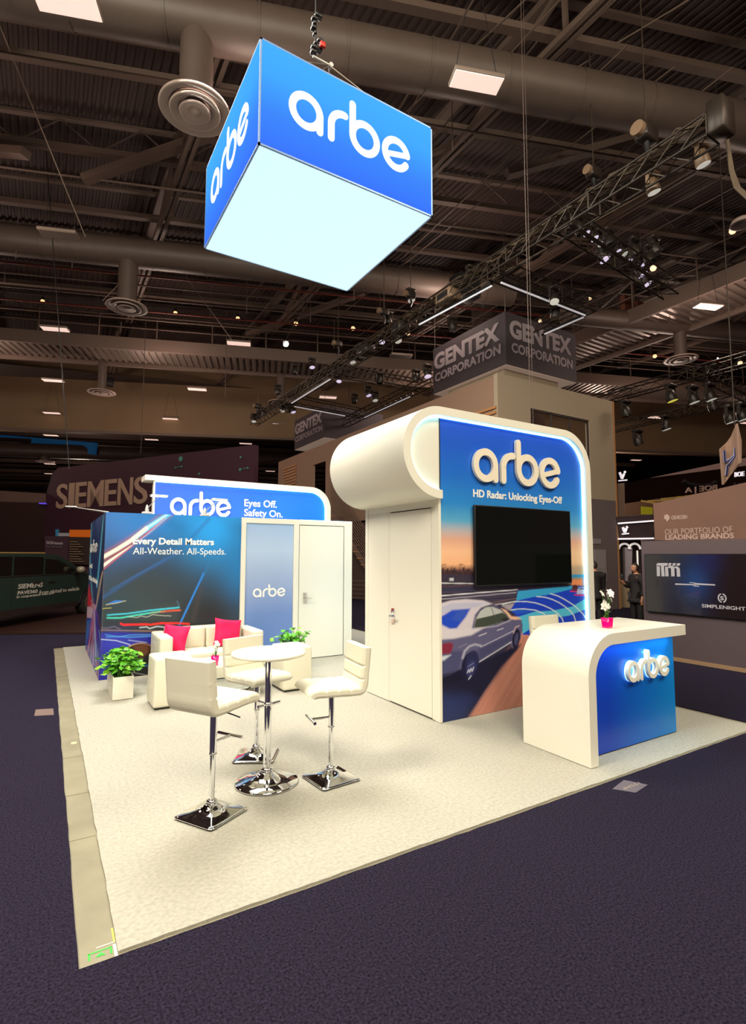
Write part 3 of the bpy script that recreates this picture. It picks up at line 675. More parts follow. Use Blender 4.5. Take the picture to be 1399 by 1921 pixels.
def pouf(lo, hi, label):
    t = thing('cube_pouf', ((lo[0]+hi[0])/2, (lo[1]+hi[1])/2, .006), label, 'pouf', 'cream cube seats by the coffee table')
    bm = bmesh.new(); bmesh.ops.create_cube(bm, size=1)
    for v in bm.verts:
        tp = .965 if v.co.z > 0 else 1; cx, cy = (lo[0]+hi[0])/2, (lo[1]+hi[1])/2
        v.co = Vector((cx+v.co.x*(hi[0]-lo[0])*tp, cy+v.co.y*(hi[1]-lo[1])*tp, lo[2]+(v.co.z+.5)*(hi[2]-lo[2])))
    bmesh.ops.bevel(bm, geom=bm.edges[:], offset=.028, segments=3, profile=.5, affect='EDGES'); b = MB(); b.frombm(bm, True); b.build('body', LEATHER, t)
    MB().box((lo[0]+.02, lo[1]+.02, .007), (hi[0]-.02, hi[1]-.02, .035)).build('plinth', BLACK, t)
pouf((1.10, 6.53, .022), (1.53, 7.00, .575), 'cream cube seat behind the nearest bar stool, beside the plant box')
pouf((2.66, 6.52, .022), (3.07, 7.00, .56), 'cream cube seat in front of the white door, right of the coffee table')

ctb = thing('coffee_table', (2.0, 6.85, .006), 'low white coffee table with thin chrome frame before the sofa', 'coffee table')
cx0, cx1, cy0, cy1 = 1.66, 2.52, 6.56, 7.18
MB().rbox((cx0, cy0, .385), (cx1, cy1, .42), .006, 2).build('table_top', WHITE, ctb)
for a, b in ((cx0+.02, cy0+.02), (cx1-.02, cy0+.02), (cx0+.02, cy1-.02), (cx1-.02, cy1-.02)): MB().box((a-.012, b-.012, .007), (a+.012, b+.012, .385)).build('leg', CHROME, ctb)
MB().box((cx0+.03, cy0+.03, .12), (cx1-.03, cy1-.03, .128)).build('glass_shelf', mat('clear_glass', (.85, .95, .93), .03, alpha=.35, spec=.8), ctb)
for y_ in (cy0+.02, cy1-.02): MB().box((cx0+.03, y_-.008, .108), (cx1-.03, y_+.008, .12)).build('rail', CHROME, ctb)
p = at_z(415, 1256, .42); vase((p.x, max(p.y, cy0+.06), .4205), .115, 'small magenta vase of white flowers on the low coffee table', False, 6, .17)

def leaf_mesh():
    me = bpy.data.meshes.new('leaf'); prof = [(0, .0), (.12, .30), (.35, .46), (.65, .34), (.88, .12)]
    vs = [(0, 0, 0)]; 
    for t_, w in prof[1:]: vs += [(t_, w, -.28*w-.10*t_*t_), (t_, 0, -.10*t_*t_), (t_, -w, -.28*w-.10*t_*t_)]
    vs.append((1.05, 0, -.16)); fs = [(0, 2, 1), (0, 3, 2)]
    for k in range(3):
        a = 1+3*k; fs += [(a, a+1, a+4, a+3), (a+1, a+2, a+5, a+4)]
    fs += [(10, 11, 13), (11, 12, 13)]
    me.from_pydata(vs, [], fs); me.materials.append(LEAF); me.polygons.foreach_set('use_smooth', [True]*len(fs)); return me
LEAFM = leaf_mesh(); LEAF2 = LEAFM.copy(); LEAF2.materials.clear(); LEAF2.materials.append(mat('young_leaf', RGB(140, 205, 60), .4, noise=.3, nscale=14))
def planter(x0, x1, y0, y1, h, n, fh, label, seed, sc=.085):
    t = thing('planter_box', ((x0+x1)/2, (y0+y1)/2, .006), label, 'planter'); w = t['_w']
    b = MB(); th = .012; b.box((x0, y0, .008), (x1, y0+th, h)); b.box((x0, y1-th, .008), (x1, y1, h)); b.box((x0, y0+th, .008), (x0+th, y1-th, h)); b.box((x1-th, y0+th, .008), (x1, y1-th, h)); b.box((x0+th, y0+th, .008), (x1-th, y1-th, .02))
    b.build('box', WHITE, t); MB().box((x0+th, y0+th, .02), (x1-th, y1-th, h-.03)).build('soil', SOIL, t)
    rr = random.Random(seed); st = MB()
    for k in range(n):
        bx, by = rr.uniform(x0+.04, x1-.04), rr.uniform(y0+.03, y1-.03)
        u = (bx-(x0+x1)/2)/((x1-x0)/2); a = rr.uniform(0, 2*PI); v = rr.random()
        hh = h+fh*(.15+.85*math.sqrt(v))*rr.uniform(.55, 1); spread = .15*rr.random()**.6*(1.25-(hh-h)/fh*.5)
        p_ = Vector((bx+math.cos(a)*spread, by+math.sin(a)*spread, hh)); st.path([(bx, by, h-.04), ((bx+p_.x)/2, (by+p_.y)/2, (h+hh)/2+.01), p_], .0022, 4)
        s = sc*rr.uniform(.65, 1.2); o = bpy.data.objects.new('leaf', LEAFM if rr.random() < .7 else LEAF2); C.objects.link(o); o.parent = t
        o.location = p_ - Vector(w); o.scale = (s, s, s); o.rotation_euler = (rr.uniform(-.5, .5), rr.uniform(-.5, .9), a+rr.uniform(-.7, .7))
    st.build('stems', STEMG, t); return t
planter(.755, .985, 7.225, 7.93, .275, 290, .31, 'long white plant box with bushy green leaves at the left wall corner', 4)
q = at_y(528, 1196, 7.75); planter(3.05, 3.42, 7.55, 7.80, .34, 110, .32, 'white plant box with green leaves in front of the frosted panel', 9, .08)

# ------------------------------------------------------------------ closed room at the back left of the booth
YB, XL, XM, XR, HB = 8.45, .700, 2.675, 4.72, 2.37
rm = thing('picture_room', (2.7, 9.9, 0), 'low white room with dark light-trail picture wall, frosted panel and white door', 'booth room')
def c7(x, y): return (150+x/2.64, 860+y/2.64)
def P7(*a): return [c7(a[i], a[i+1]) for i in range(0, len(a), 2)]
def c4(x, y): return (150+x/5.333, 940+y/5.333)
def P4(*a): return [c4(a[i], a[i+1]) for i in range(0, len(a), 2)]
def paint_trails(P, X, Y):
    s = Paint(X, Y, lin((46, 52, 58)))
    # sky: blue upper left, bright cyan upper right
    g = lambda cx, cy, rx, ry: np.exp(-(((X-cx)/rx)**2+((Y-cy)/ry)**2))
    s.mix(.95*g(225, 975, 75, 75), (74, 124, 200)); s.mix(.9*g(300, 975, 110, 40), (40, 120, 200)); s.mix(1.0*g(410, 990, 80, 72), (36, 156, 240)); s.mix(.85*g(450, 1060, 34, 75), (24, 120, 190)); s.mix(.5*g(205, 1060, 30, 60), (60, 90, 140))
    s.mix(.75*g(250, 1100, 90, 40), (54, 66, 72)); s.mix(.6*g(400, 1150, 60, 30), (26, 28, 32)); s.mix(.35*g(240, 1130, 70, 20), (52, 82, 92))
    # far diagonal glints
    s.line(P7(110, 690, 300, 570, 480, 470, 640, 300), 5, (44, 96, 170), 6, .55); s.line(P7(150, 650, 420, 500), 2, (60, 110, 180), 3, .4)
    s.line(P7(492, 826, 612, 570), 3.4, (40, 128, 224), 1.5, .95); s.line(P7(600, 600, 640, 520), 4, (40, 120, 200), 4, .4); s.line(P7(560, 800, 600, 640), 6, (80, 64, 66), 8, .4)
    # white hot trail
    s.line(P7(105, 496, 200, 440, 270, 395, 340, 345, 440, 270), 13, (190, 92, 70), 12, .6)
    s.line(P7(270, 395, 340, 340, 440, 275), 9, (90, 200, 250), 3, 1); s.line(P7(105, 494, 180, 452, 250, 408, 330, 345), 7, (255, 244, 226), 2.5, 1); s.line(P7(330, 345, 380, 312, 440, 272), 3.4, (190, 250, 255), 2, 1)
    s.line(P7(105, 530, 170, 480, 250, 430, 330, 372), 2, (150, 60, 40), 2, .9); s.line(P7(108, 536, 150, 505, 200, 470, 255, 432), 6.5, (255, 238, 226), 2, 1, w1=1.5); s.line(P7(105, 558, 190, 490, 300, 400, 420, 295), 1.6, (220, 90, 110), 1.6, .85); s.line(P7(255, 432, 330, 380, 430, 295), 1.8, (150, 190, 240), 1.5, .8)
    # low trails
    s.poly(P7(130, 722, 175, 702, 226, 704, 190, 716), (58, 120, 210), .8); s.line(P7(130, 724, 175, 718, 226, 705), 1, (214, 200, 130), .8); s.line(P7(112, 744, 156, 740), 1.1, (200, 190, 90), .8)
    s.poly(P7(108, 760, 480, 712, 500, 706, 500, 740, 480, 800, 108, 800), (58, 72, 78), 6, .5)
    s.line(P7(137, 776, 240, 768, 350, 752, 490, 738), 3.0, (60, 186, 216), .8); s.line(P7(135, 790, 200, 790, 280, 776, 360, 764, 400, 758), 3.0, (70, 204, 190), .8); s.line(P7(400, 760, 450, 754, 496, 752), 3.0, (206, 84, 66), 1.5); s.line(P7(350, 766, 420, 757), 2.4, (160, 150, 110), 2, .7)
    s.line(P7(240, 784, 285, 788, 300, 780, 330, 786, 360, 774, 400, 778, 450, 780), 1.0, (200, 210, 200), .8, .9)
    s.line(P7(202, 818, 215, 824, 300, 822, 340, 822), 4.0, (240, 40, 36), .8); s.line(P7(346, 824, 400, 816, 480, 816, 540, 820), 3.6, (236, 44, 38), .8); s.line(P7(296, 838, 330, 834, 345, 843, 380, 832, 420, 836), 2, (190, 206, 220), 1)
    s.line(P7(480, 705, 492, 735), 1.6, (80, 120, 150), 1.5, .8); s.line(P7(105, 850, 500, 858, 560, 856), 2.2, (150, 120, 104), 1.5, .9); s.line(P7(105, 838, 135, 840, 170, 832, 200, 846), 1, (150, 130, 130), 1)
    # blue car flank at the bottom, wheel arch
    s.poly(P7(60, 862, 700, 868, 700, 1200, 60, 1200), (34, 36, 150), 2); s.mix(.6*g(215, 1205, 40, 20), (70, 76, 214)); s.line(P7(130, 884, 200, 882, 240, 886, 350, 880), 2.6, (70, 140, 226), 1.2, .9); s.line(P7(125, 872, 190, 884, 250, 874, 350, 872), 1.4, (90, 170, 240), 1.2, .8)
    s.line(P7(105, 896, 180, 902, 240, 920, 280, 945), 1.4, (210, 224, 250), 1, .95); s.line(P7(240, 900, 330, 912), 1.2, (190, 206, 240), 1, .8)
    s.ell(*c7(300, 1020), 42, 41, (190, 150, 110), .04); s.ell(*c7(302, 1024), 41, 41, (20, 22, 26), .05); s.poly(P7(260, 930, 340, 915, 345, 960, 300, 990), (110, 62, 34), 6, .8); s.line(P7(250, 1010, 300, 1020, 345, 1030), 3, (30, 96, 150), 3, .8); s.line(P7(260, 1060, 340, 1075), 1, (190, 190, 190), 1, .6)
    s.line(P7(118, 500, 116, 620, 112, 760, 104, 1060), .9, (110, 96, 104), 1, .6)
    return s.c
def paint_side(P, X, Y):
    s = Paint(X, Y, lin((42, 66, 124))); r_ = random.Random(11)
    s.mix(np.clip((1010-Y)/60, 0, 1)*.8, (80, 122, 190)); s.mix(np.clip((X-182)/10, 0, 1)*.5, (50, 60, 84))
    s.line(P4(236, 150, 210, 420, 186, 700, 168, 860), 2.0, (96, 200, 246), 1.2, .95, w1=3.2); s.line(P4(150, 200, 160, 500, 150, 800, 150, 1050), 3, (30, 50, 110), 3, .6)
    s.line(P4(110, 230, 100, 560, 110, 800, 130, 1010), 3.4, (120, 206, 240), 2, .85, w1=1.5); s.line(P4(240, 690, 220, 740, 190, 920, 150, 1120), 1.6, (230, 196, 170), 1.2, .9); s.line(P4(225, 700, 180, 900, 165, 1040), 1, (240, 210, 150), 1, .8)
    s.poly(P4(90, 830, 100, 880, 130, 1030, 110, 1080, 60, 1030), (226, 44, 74), 2); s.poly(P4(60, 1060, 130, 1050, 150, 1130, 120, 1180, 55, 1160), (236, 200, 222), 3)
    s.poly(P4(60, 1180, 140, 1160, 190, 1280, 200, 1500, 190, 1800, 40, 1480, 50, 1260), (40, 60, 190), 3); s.poly(P4(60, 1200, 100, 1190, 110, 1300, 50, 1450), (60, 130, 226), 4); s.poly(P4(105, 1300, 130, 1260, 150, 1420, 125, 1560, 105, 1450), (34, 26, 60), 2)
    for k in range(34):
        a = r_.uniform(0, 1); x0, y0 = 150+r_.uniform(-14, 14), 1060+r_.uniform(-40, 60); x1, y1 = 60+a*150+r_.uniform(-10, 10), r_.choice((1300, 1450, 1650))+r_.uniform(-80, 80)
        s.line(P4(x0, y0, (x0+x1)/2+r_.uniform(-12, 12), (y0+y1)/2, x1, y1), r_.uniform(.5, 1.6), r_.choice(((226, 60, 110), (200, 210, 250), (120, 80, 220), (240, 120, 150), (70, 60, 200), (150, 200, 250))), 1, .8)
    for k in range(10):
        x0 = 90+r_.uniform(0, 60); s.line(P4(x0, 1000+r_.uniform(-60, 60), 150, 1080), r_.uniform(.6, 1.5), r_.choice(((250, 240, 250), (240, 70, 110), (60, 60, 160))), 1, .8)
    s.line(P4(190, 1290, 215, 1500, 200, 1640), 1.6, (150, 180, 240), 1.2, .7); s.poly(P4(150, 1600, 190, 1620, 190, 1790, 165, 1740), (150, 40, 90), 4, .7)
    s.line(P4(236, 150, 236, 640, 205, 1280, 196, 1760), 1.1, (40, 44, 56), 1.2, .8)
    return s.c
TR = mat_attr('printed_trail_picture', .35)
grid_print('picture_wall', rm, lambda u, v: (XL+(XM-XL)*u, YB, .012+(HB-.012)*v), 260, 280, paint_trails, TR)
grid_print('picture_wall_side', rm, lambda u, v: (XL, 11.45-(11.45-YB)*u, .012+(HB-.012)*v), 130, 260, paint_side, TR)
MB().box((XL+.004, YB+.004, .0), (XR-.06, 11.44, HB-.004)).build('core', WHITE2, rm)
MB().box((XM, YB-.03, .0), (XM+.075, YB+.004, HB)).build('frame_post', WHITE, rm)
MB().box((3.585, YB-.03, .0), (3.68, YB+.004, HB)).build('frame_post', WHITE, rm)
MB().box((XM+.075, YB-.03, HB-.085), (3.585, YB+.004, HB)).build('header_panel', WHITE, rm)
MB().box((3.68, YB-.03, 2.285), (XR, YB+.004, HB)).build('header_panel', WHITE, rm)
MB().box((4.56, YB-.03, .0), (XR, YB+.004, 2.285)).build('end_panel', WHITE, rm)
MB().box((3.68, YB-.008, .0), (4.56, YB+.003, 2.285)).build('door_reveal', gap, rm)
FROST = mat_ramp('frosted_film', 2, 0, 2.3, [(0, RGB(96, 132, 205)), (.35, RGB(112, 142, 206)), (.55, RGB(150, 170, 215)), (.8, RGB(178, 200, 232)), (1, RGB(160, 190, 232))], .25)
fp = MB().box((XM+.078, YB-.010, .02), (3.583, YB+.003, HB-.088)).build('frosted_panel', FROST, rm)
a, b = at_y(474, 1121, YB-.012), at_y(535, 1120, YB-.012); tz = at_y(505, 1096, YB-.012).z
word_logo(rm, plane_frame((a.x, YB-.010, a.z), (1, 0, 0), (0, 0, 1), (0, -1, 0), (b.x-a.x)/3.87, (tz-a.z)/1.42), 0, .004, TEXTW)
dr = MB().box((3.692, YB-.026, .014), (4.545, YB-.006, 2.272)).build('door', WHITE, rm)
dr['_w'] = tuple(rm['_w']); lever_handle(dr, (3.80, YB-.026, 1.03), (1, 0, 0), (0, -1, 0))
MB().box((XR-.055, YB+.005, .0), (XR, YB+1.2, HB-.001)).build('end_wall', WHITE, rm)
MB().box((XR+.002, YB+.10, .05), (XR+.010, YB+.13, HB-.05)).build('led_strip', LED, rm)
MB().box((3.70, YB-.034, HB-.004), (4.70, YB-.030, HB-.002)).build('led_line', LED, rm)
a, b = at_y(249, 1023, YB), at_y(401, 1024, YB); z0, z1 = at_y(300, 1025.5, YB).z, at_y(300, 1009, YB).z
text(rm, 'headline', 'Every Detail Matters', quadfn((a.x, YB-.002, z0), (b.x, YB-.002, z0), (a.x, YB-.002, z1), (0, -1, 0)), TEXTW, .03, .003)
a, b = at_y(249, 1042, YB), at_y(423, 1042, YB); z0, z1 = at_y(300, 1044, YB).z, at_y(300, 1027.5, YB).z
text(rm, 'headline_second_line', 'All-Weather. All-Speeds.', quadfn((a.x, YB-.002, z0), (b.x, YB-.002, z0), (a.x, YB-.002, z1), (0, -1, 0)), TEXTW, .0, .003)
fs = lambda u, v, d: Vector((XL-.002-d, 11.2-u, v))
s_ = at_x(174, 1032, XL); word_logo(rm, lambda u, v, d: Vector((XL-.003-d, 11.3-u*.42, 1.80+v*.16)), 0, .003, TEXTW)
text(rm, 'side_text', 'Eyes Off.', lambda u, v, d: Vector((XL-.003-d, 11.25-u*.7, 1.50+v*.10)), TEXTW, .02, .002)
text(rm, 'side_text', 'HD Radar: Unlocking', lambda u, v, d: Vector((XL-.003-d, 11.25-u*1.9, 1.28+v*.10)), TEXTW, .01, .002)

# arm lamps standing on the room's top edge
ARM = mat('grey_lamp_metal', (.62, .62, .6), .35, metal=.4)
AEM = mat('arm_lamp_face', (1, 1, 1), .5, emit=3, ecol=(.8, .95, 1))
def arm_lamp(px, d, label, lit=True, hx=0):
    x = at_y(px, 962, YB+.03).x; t = thing('arm_lamp', (x, YB+.06, HB), label, 'lamp', 'arm lamps on the picture room'); y = YB+.06
    MB().rbox((x-.07, y-.04, HB+.002), (x+.07, y+.04, HB+.03), .01, 2).build('clamp', ARM, t)
    MB().lathe([(.03, 0), (.028, .04), (.012, .10), (.001, .11)], (x, y, HB+.03), 12).build('joint', ARM, t)
    e = Vector((x+d[0], y+d[1], HB+d[2])); MB().path([(x, y, HB+.08), e], .007, 6).build('arm', ARM, t)
    h = MB().rbox((e.x-.12, e.y-.05, e.z-.008), (e.x+.12, e.y+.05, e.z+.014), .006, 2).build('lamp_head', ARM, t); h['_w'] = tuple(t['_w'])
    if lit: MB().box((e.x-.11, e.y-.052, e.z-.012), (e.x+.11, e.y+.04, e.z-.008)).build('lamp_face', AEM, h)
    return t
arm_lamp(276, (.10, -.38, .24), 'small arm lamp on the picture room, at the left end of the blue sign')
arm_lamp(385, (.12, -.38, .235), 'small arm lamp in front of the blue sign word on the back wall top')
t = thing('arm_lamp', (XL+.02, 9.0, HB), 'grey twin-rod arm lamp reaching left over the dark van side', 'lamp')
e = at_d(133, 951, 10.4); 
for dy in (-.05, .05):
    MB().path([(XL+.02, YB+.3+dy, HB-.02), (XL+.05, YB+.3+dy, HB+.02), (e.x+.08, e.y+dy, e.z-.01)], .008, 6).build('arm_rod', ARM, t)
MB().rbox((e.x-.10, e.y-.09, e.z-.012), (e.x+.10, e.y+.09, e.z+.012), .008, 2).build('lamp_head', ARM, t)

# upper sign wall at the very back, same rounded cap as the tower
YS = 11.30
sg = thing('back_sign_wall', (3.7, 11.5, 0), 'tall back sign wall, blue panel under rounded white cap, standing behind the low room', 'sign wall')
mid = [(1.60, 3.30), (5.18, 3.30)] + arc(5.20, 2.84, .46, 90, 0, 16)[1:] + [(5.66, .006)]
L, R = offset2(mid, .10); MB().ribbon(L, R, fxz(YS-.07), 0, .50).build('cap', WHITE, sg)
inn = [(x, z) for x, z in offset2([(1.80, 3.30), (5.18, 3.30)] + arc(5.20, 2.84, .46, 90, 0, 16)[1:] + [(5.66, 1.6)], .125)[1]]
MB().path([(x, YS-.012, z) for x, z in inn], .012, 6).build('led_strip', LED, sg)
BP = mat_ramp('sign_blue_led_wash', 0, -2, 2, [(0, RGB(44, 92, 228)), (.5, RGB(34, 104, 236)), (1, RGB(34, 132, 248))], .35)  # LED wash brightening to the right is put into the blue
MB().prism([(1.80, 1.7), (1.80, 3.245), (5.18, 3.245)] + arc(5.20, 2.84, .405, 88, 0, 12) + [(5.605, 1.7)], fxz(YS), 0, .03).build('blue_panel', BP, sg)
MB().box((1.80, YS+.03, .0), (5.60, YS+.35, 3.20)).build('core', WHITE2, sg)
MB().box((1.765, YS-.02, .0), (1.80, YS+.05, 3.25)).build('end_post', WHITE, sg)
a, b = at_y(318.5, 964, YS-.03), at_y(433, 966, YS-.03); zt, z0 = at_y(377, 922, YS-.03).z, at_y(377, 968.5, YS-.03).z
word_logo(sg, plane_frame((a.x, YS-.002, z0), (1, 0, 0), (0, 0, 1), (0, -1, 0), (b.x-a.x)/3.87, (zt-z0)/1.42), .005, .035, TEXTW)
a, b = at_y(458, 951, YS), at_y(519, 953, YS); z0, z1 = at_y(490, 955.5, YS).z, at_y(490, 938, YS).z
text(sg, 'slogan', 'Eyes Off.', quadfn((a.x, YS-.002, z0), (b.x, YS-.002, z0), (a.x, YS-.002, z1), (0, -1, 0)), TEXTW, .018, .003)
b = at_y(530, 968, YS); z0, z1 = at_y(490, 973.5, YS).z, at_y(490, 956, YS).z
text(sg, 'slogan', 'Safety On.', quadfn((a.x, YS-.002, z0), (b.x, YS-.002, z0), (a.x, YS-.002, z1), (0, -1, 0)), TEXTW, .018, .003)

# ------------------------------------------------------------------ hanging lit cube sign
QX0, QX1, QY0, QY1, QZ0, QZ1 = 1.065, 2.507, 3.185, 4.596, 4.449, 5.209
qs = thing('hanging_cube_sign', ((QX0+QX1)/2, (QY0+QY1)/2, QZ0), 'large glowing blue hanging box sign with white word and lit pale underside', 'hanging sign')
QF = mat_ramp('backlit_blue', 2, 0, .76, [(0, RGB(56, 116, 255)), (.35, RGB(60, 136, 252)), (.7, RGB(66, 170, 255)), (1, RGB(70, 178, 255))], .6, emit=1.0)
QB = mat('backlit_white', (.05, .05, .05), .6, emit=1.02, ecol=(.68, .99, 1.0))
QW = mat('backlit_letter', (.05, .05, .05), .6, emit=1.0, ecol=(.90, 1.0, .98))
ALU = mat('sign_rail', RGB(120, 150, 200), .4, metal=.3)
e = .012
MB().box((QX0+e, QY0, QZ0+e), (QX1-e, QY0+.01, QZ1-e)).build('lit_face', QF, qs); MB().box((QX0+e, QY1-.01, QZ0+e), (QX1-e, QY1, QZ1-e)).build('lit_face', QF, qs)
MB().box((QX0, QY0+e, QZ0+e), (QX0+.01, QY1-e, QZ1-e)).build('lit_face', QF, qs); MB().box((QX1-.01, QY0+e, QZ0+e), (QX1, QY1-e, QZ1-e)).build('lit_face', QF, qs)
MB().box((QX0+e, QY0+e, QZ0), (QX1-e, QY1-e, QZ0+.01)).build('lit_underside', QB, qs)
MB().box((QX0+e, QY0+e, QZ1-.02), (QX1-e, QY1-e, QZ1-.01)).build('top_cover', BLACK, qs)
rl = MB(); r_ = .007
for x_ in (QX0+r_, QX1-r_):
    for z_ in (QZ0+r_, QZ1-r_): rl.bar((x_, QY0, z_), (x_, QY1, z_), 2*r_, 2*r_)
    for y_ in (QY0+r_, QY1-r_): rl.box((x_-r_, y_-r_, QZ0), (x_+r_, y_+r_, QZ1))
for y_ in (QY0+r_, QY1-r_):
    for z_ in (QZ0+r_, QZ1-r_): rl.bar((QX0, y_, z_), (QX1, y_, z_), 2*r_, 2*r_)
rl.build('rail_frame', ALU, qs)
a, b = at_y(541, 200, QY0), at_y(769, 300, QY0); z0, z1 = at_y(600, 256, QY0).z, at_y(660, 189, QY0).z
lw = b.x-a.x; word_logo(qs, plane_frame((a.x, QY0-.001, z0), (1, 0, 0), (0, 0, 1), (0, -1, 0), lw/3.87, (z1-z0)/1.42), 0, .003, QW)
word_logo(qs, plane_frame((QX0-.001, QY1-(a.x-QX0)*.98, z0), (0, -1, 0), (0, 0, 1), (-1, 0, 0), lw*.98/3.87, (z1-z0)/1.42), 0, .003, QW)
rg = thing('sign_rigging', ((QX0+QX1)/2, (QY0+QY1)/2, QZ1), 'dark chain, motor hook and thin steel wires holding up the glowing box sign', 'rigging')
cx, cy = 1.83, 3.87
b = MB(); hz = QZ1+.82
for xx, yy in ((QX0+.1, QY0+.1), (QX1-.1, QY0+.1), (QX1-.1, QY1-.1), (QX0+.1, QY1-.1)): b.tube((xx, yy, QZ1-.01), (cx+.08, cy, hz), .004, n=5)
b.build('wire', mat('wire_steel', RGB(150, 140, 130), .4, metal=.5), rg)
b = MB(); b.tube((cx-.07, cy, hz), (cx+.10, cy, hz), .010); b.tube((cx+.10, cy-.02, hz), (cx+.10, cy+.02, hz), .02); b.build('spreader_bar', ARM, rg)
b = MB(); b.tube((cx-.05, cy, hz), (cx-.05, cy, 12.5), .007, n=5); b.build('chain', BLACK, rg)
b = MB()
for k in range(9): b.rbox((cx-.05+random.uniform(-.05, .03), cy-.02, hz+.03+k*.045), (cx-.02+random.uniform(-.03, .04), cy+.03, hz+.06+k*.045), .006, 1)
b.build('hook_block', BLACK, rg); MB().rbox((cx-.02, cy-.05, hz+.09), (cx+.03, cy-.02, hz+.14), .006, 1).build('red_latch', mat('red_paint', RGB(190, 40, 30), .5), rg)

# ================================================================== the hall around
SL = -.366                                   # the roof's cross members run askew: y falls by this much per metre of x
E1 = Vector((1, SL, 0)).normalized(); N1 = Vector((-E1.y, E1.x, 0))
def crossy(y0, x): return y0 + SL*x
ZD = 13.9
b = MB(); pitch = .20; x = -26.0; prof = []
while x < 46: prof += [(x, ZD), (x+.08, ZD), (x+.10, ZD+.035), (x+.18, ZD+.035)]; x += pitch
n = len(prof); vs = [(px_, -10, pz) for px_, pz in prof] + [(px_, 60, pz) for px_, pz in prof]
b.add(vs, [(k, k+1, n+k+1, n+k) for k in range(n-1)]); ceil = struct(b.build('ceiling', HALLD)); ceil['_w'] = (0, 0, 0)
def wide_v(b, p0, p1, w, h): b.bar(p0, p1, w, h)
# joists askew across the hall, parts of the roof
for k in range(15):
    y0 = 1.35+k*2.95
    if y0 > 38: break
    xa, xb = -9, 34
    j = MB(); p0 = Vector((xa, crossy(y0, xa), 12.92)); p1 = Vector((xb, crossy(y0, xb), 12.92)); j.bar(p0, p1, .20, .16); j.bar(p0+Vector((0, 0, .85)), p1+Vector((0, 0, .85)), .15, .08)
    jo = j.build('joist', HALLM, ceil); jo['_w'] = (0, 0, 0)
    if k % 4 != 1: continue
    w = MB(); nseg = 22
    for q in range(nseg):
        a = p0.lerp(p1, q/nseg); m_ = p0.lerp(p1, (q+.5)/nseg); c_ = p0.lerp(p1, (q+1)/nseg); m_ = m_+Vector((0, 0, .83)); w.bar(a, m_, .03, .03); w.bar(m_, c_, .03, .03)
    stuff(w.build('joist_web', HALLM, jo))
# girders along the hall with deep diagonals
for k, gx in enumerate((-9.2, -3.3, 2.72, 8.62, 14.7, 20.8, 27)):
    g = MB(); zb_ = 12.35
    for dx in (-.09, .09): g.bar((gx+dx, -6, zb_), (gx+dx, 40, zb_), .10, .14)
    g.bar((gx, -6, 13.6), (gx, 40, 13.6), .22, .16)
    go = g.build('girder', HALLM, ceil); go['_w'] = (0, 0, 0)
    yy = -6+(k % 2)*3.2
    while yy < 38:
        for (a, c_) in (((gx, yy, zb_), (gx, yy+3.1, 13.55)), ((gx, yy+3.1, 13.55), (gx, yy+6.2, zb_))):
            go2 = MB(); go2.bar(a, c_, .14, .12); go2.build('diagonal', HALLM, go)
        g2 = MB(); g2.bar((gx, yy+3.1, zb_), (gx, yy+3.12, 13.5), .09, .09); g2.build('hanger', HALLM, go); yy += 6.2
# big sloped braces dropping from the roof
for (a, c_) in (((-4.5, crossy(11.5, -4.5), 11.4), (.9, crossy(10.2, .9), 13.4)), ((-3.5, crossy(17.2, -3.5), 13.2), (-.9, crossy(15.2, -.9), 12.0)), ((.4, crossy(16, .4), 12.0), (3.4, crossy(15.2, 3.4), 13.3)),
                ((5.4, 17.4, 12.0), (9.0, 12.5, 13.3)), ((10.2, 9.7, 12.1), (13.5, 8.0, 13.4)), ((11.5, 4.3, 13.4), (15.2, 5.2, 12.0)), ((7.5, 23.5, 12), (11.5, 19.5, 13.4))):
    s_ = MB(); s_.bar(a, c_, .26, .20); o = s_.build('brace', HALLM, ceil)
# thin pipes, rods and cables under the roof
for k, y0 in enumerate((12.2, 16.0, 20.6, 21.3, 22.0, 23.1, 24.2, 25.0)):
    s_ = MB(); s_.tube((-9, crossy(y0, -9), 12.1-.04*k), (30, crossy(y0, 30), 12.1-.04*k), .035, n=6)
    s_.build('sprinkler_pipe', mat('red_pipe', RGB(110, 46, 38), .5) if k in (3, 6) else HALLM, ceil)
for k in range(34):
    r_ = random.Random(k*7); x_ = r_.uniform(-4, 22); y_ = r_.uniform(8, 24); s_ = MB(); l = r_.uniform(.8, 2.6)
    s_.tube((x_, y_, 12.9), (x_, y_, 12.9-l), .012, n=4); s_.build('hanger_rod', HALLM, ceil)
for a, c_ in (((2.3, 7.2, 13.2), (3.2, 5.2, 10.05)), ((-1.5, 12.5, 13.0), (.5, 15.3, 10.1)), ((4.3, 21.5, 13), (5.9, 20.1, 10.1)), ((-3, 8.5, 13), (1.5, 9.6, 13.0)), ((9.3, 8.6, 12.8), (11.2, 3.8, 13.2)), ((1.2, 19.0, 10.1), (3.0, 18.0, 12.5)), ((9.5, 12, 9), (16.5, 3.8, 13.6))):
    s_ = MB(); s_.tube(a, c_, .014, n=5); s_.build('guy_wire', mat('guy_wire_steel', RGB(120, 104, 92), .4), ceil)
r_ = random.Random(21)
for k in range(26):   # slack runs of conduit seen as fine lines
    x_ = r_.uniform(6, 17); y_ = r_.uniform(4, 20); s_ = MB(); s_.tube((x_, y_, r_.uniform(11.8, 12.7)), (x_+r_.uniform(-1, 1), y_+r_.uniform(4, 10), r_.uniform(11.6, 12.7)), .018, n=4); s_.build('conduit', HALLM, ceil)

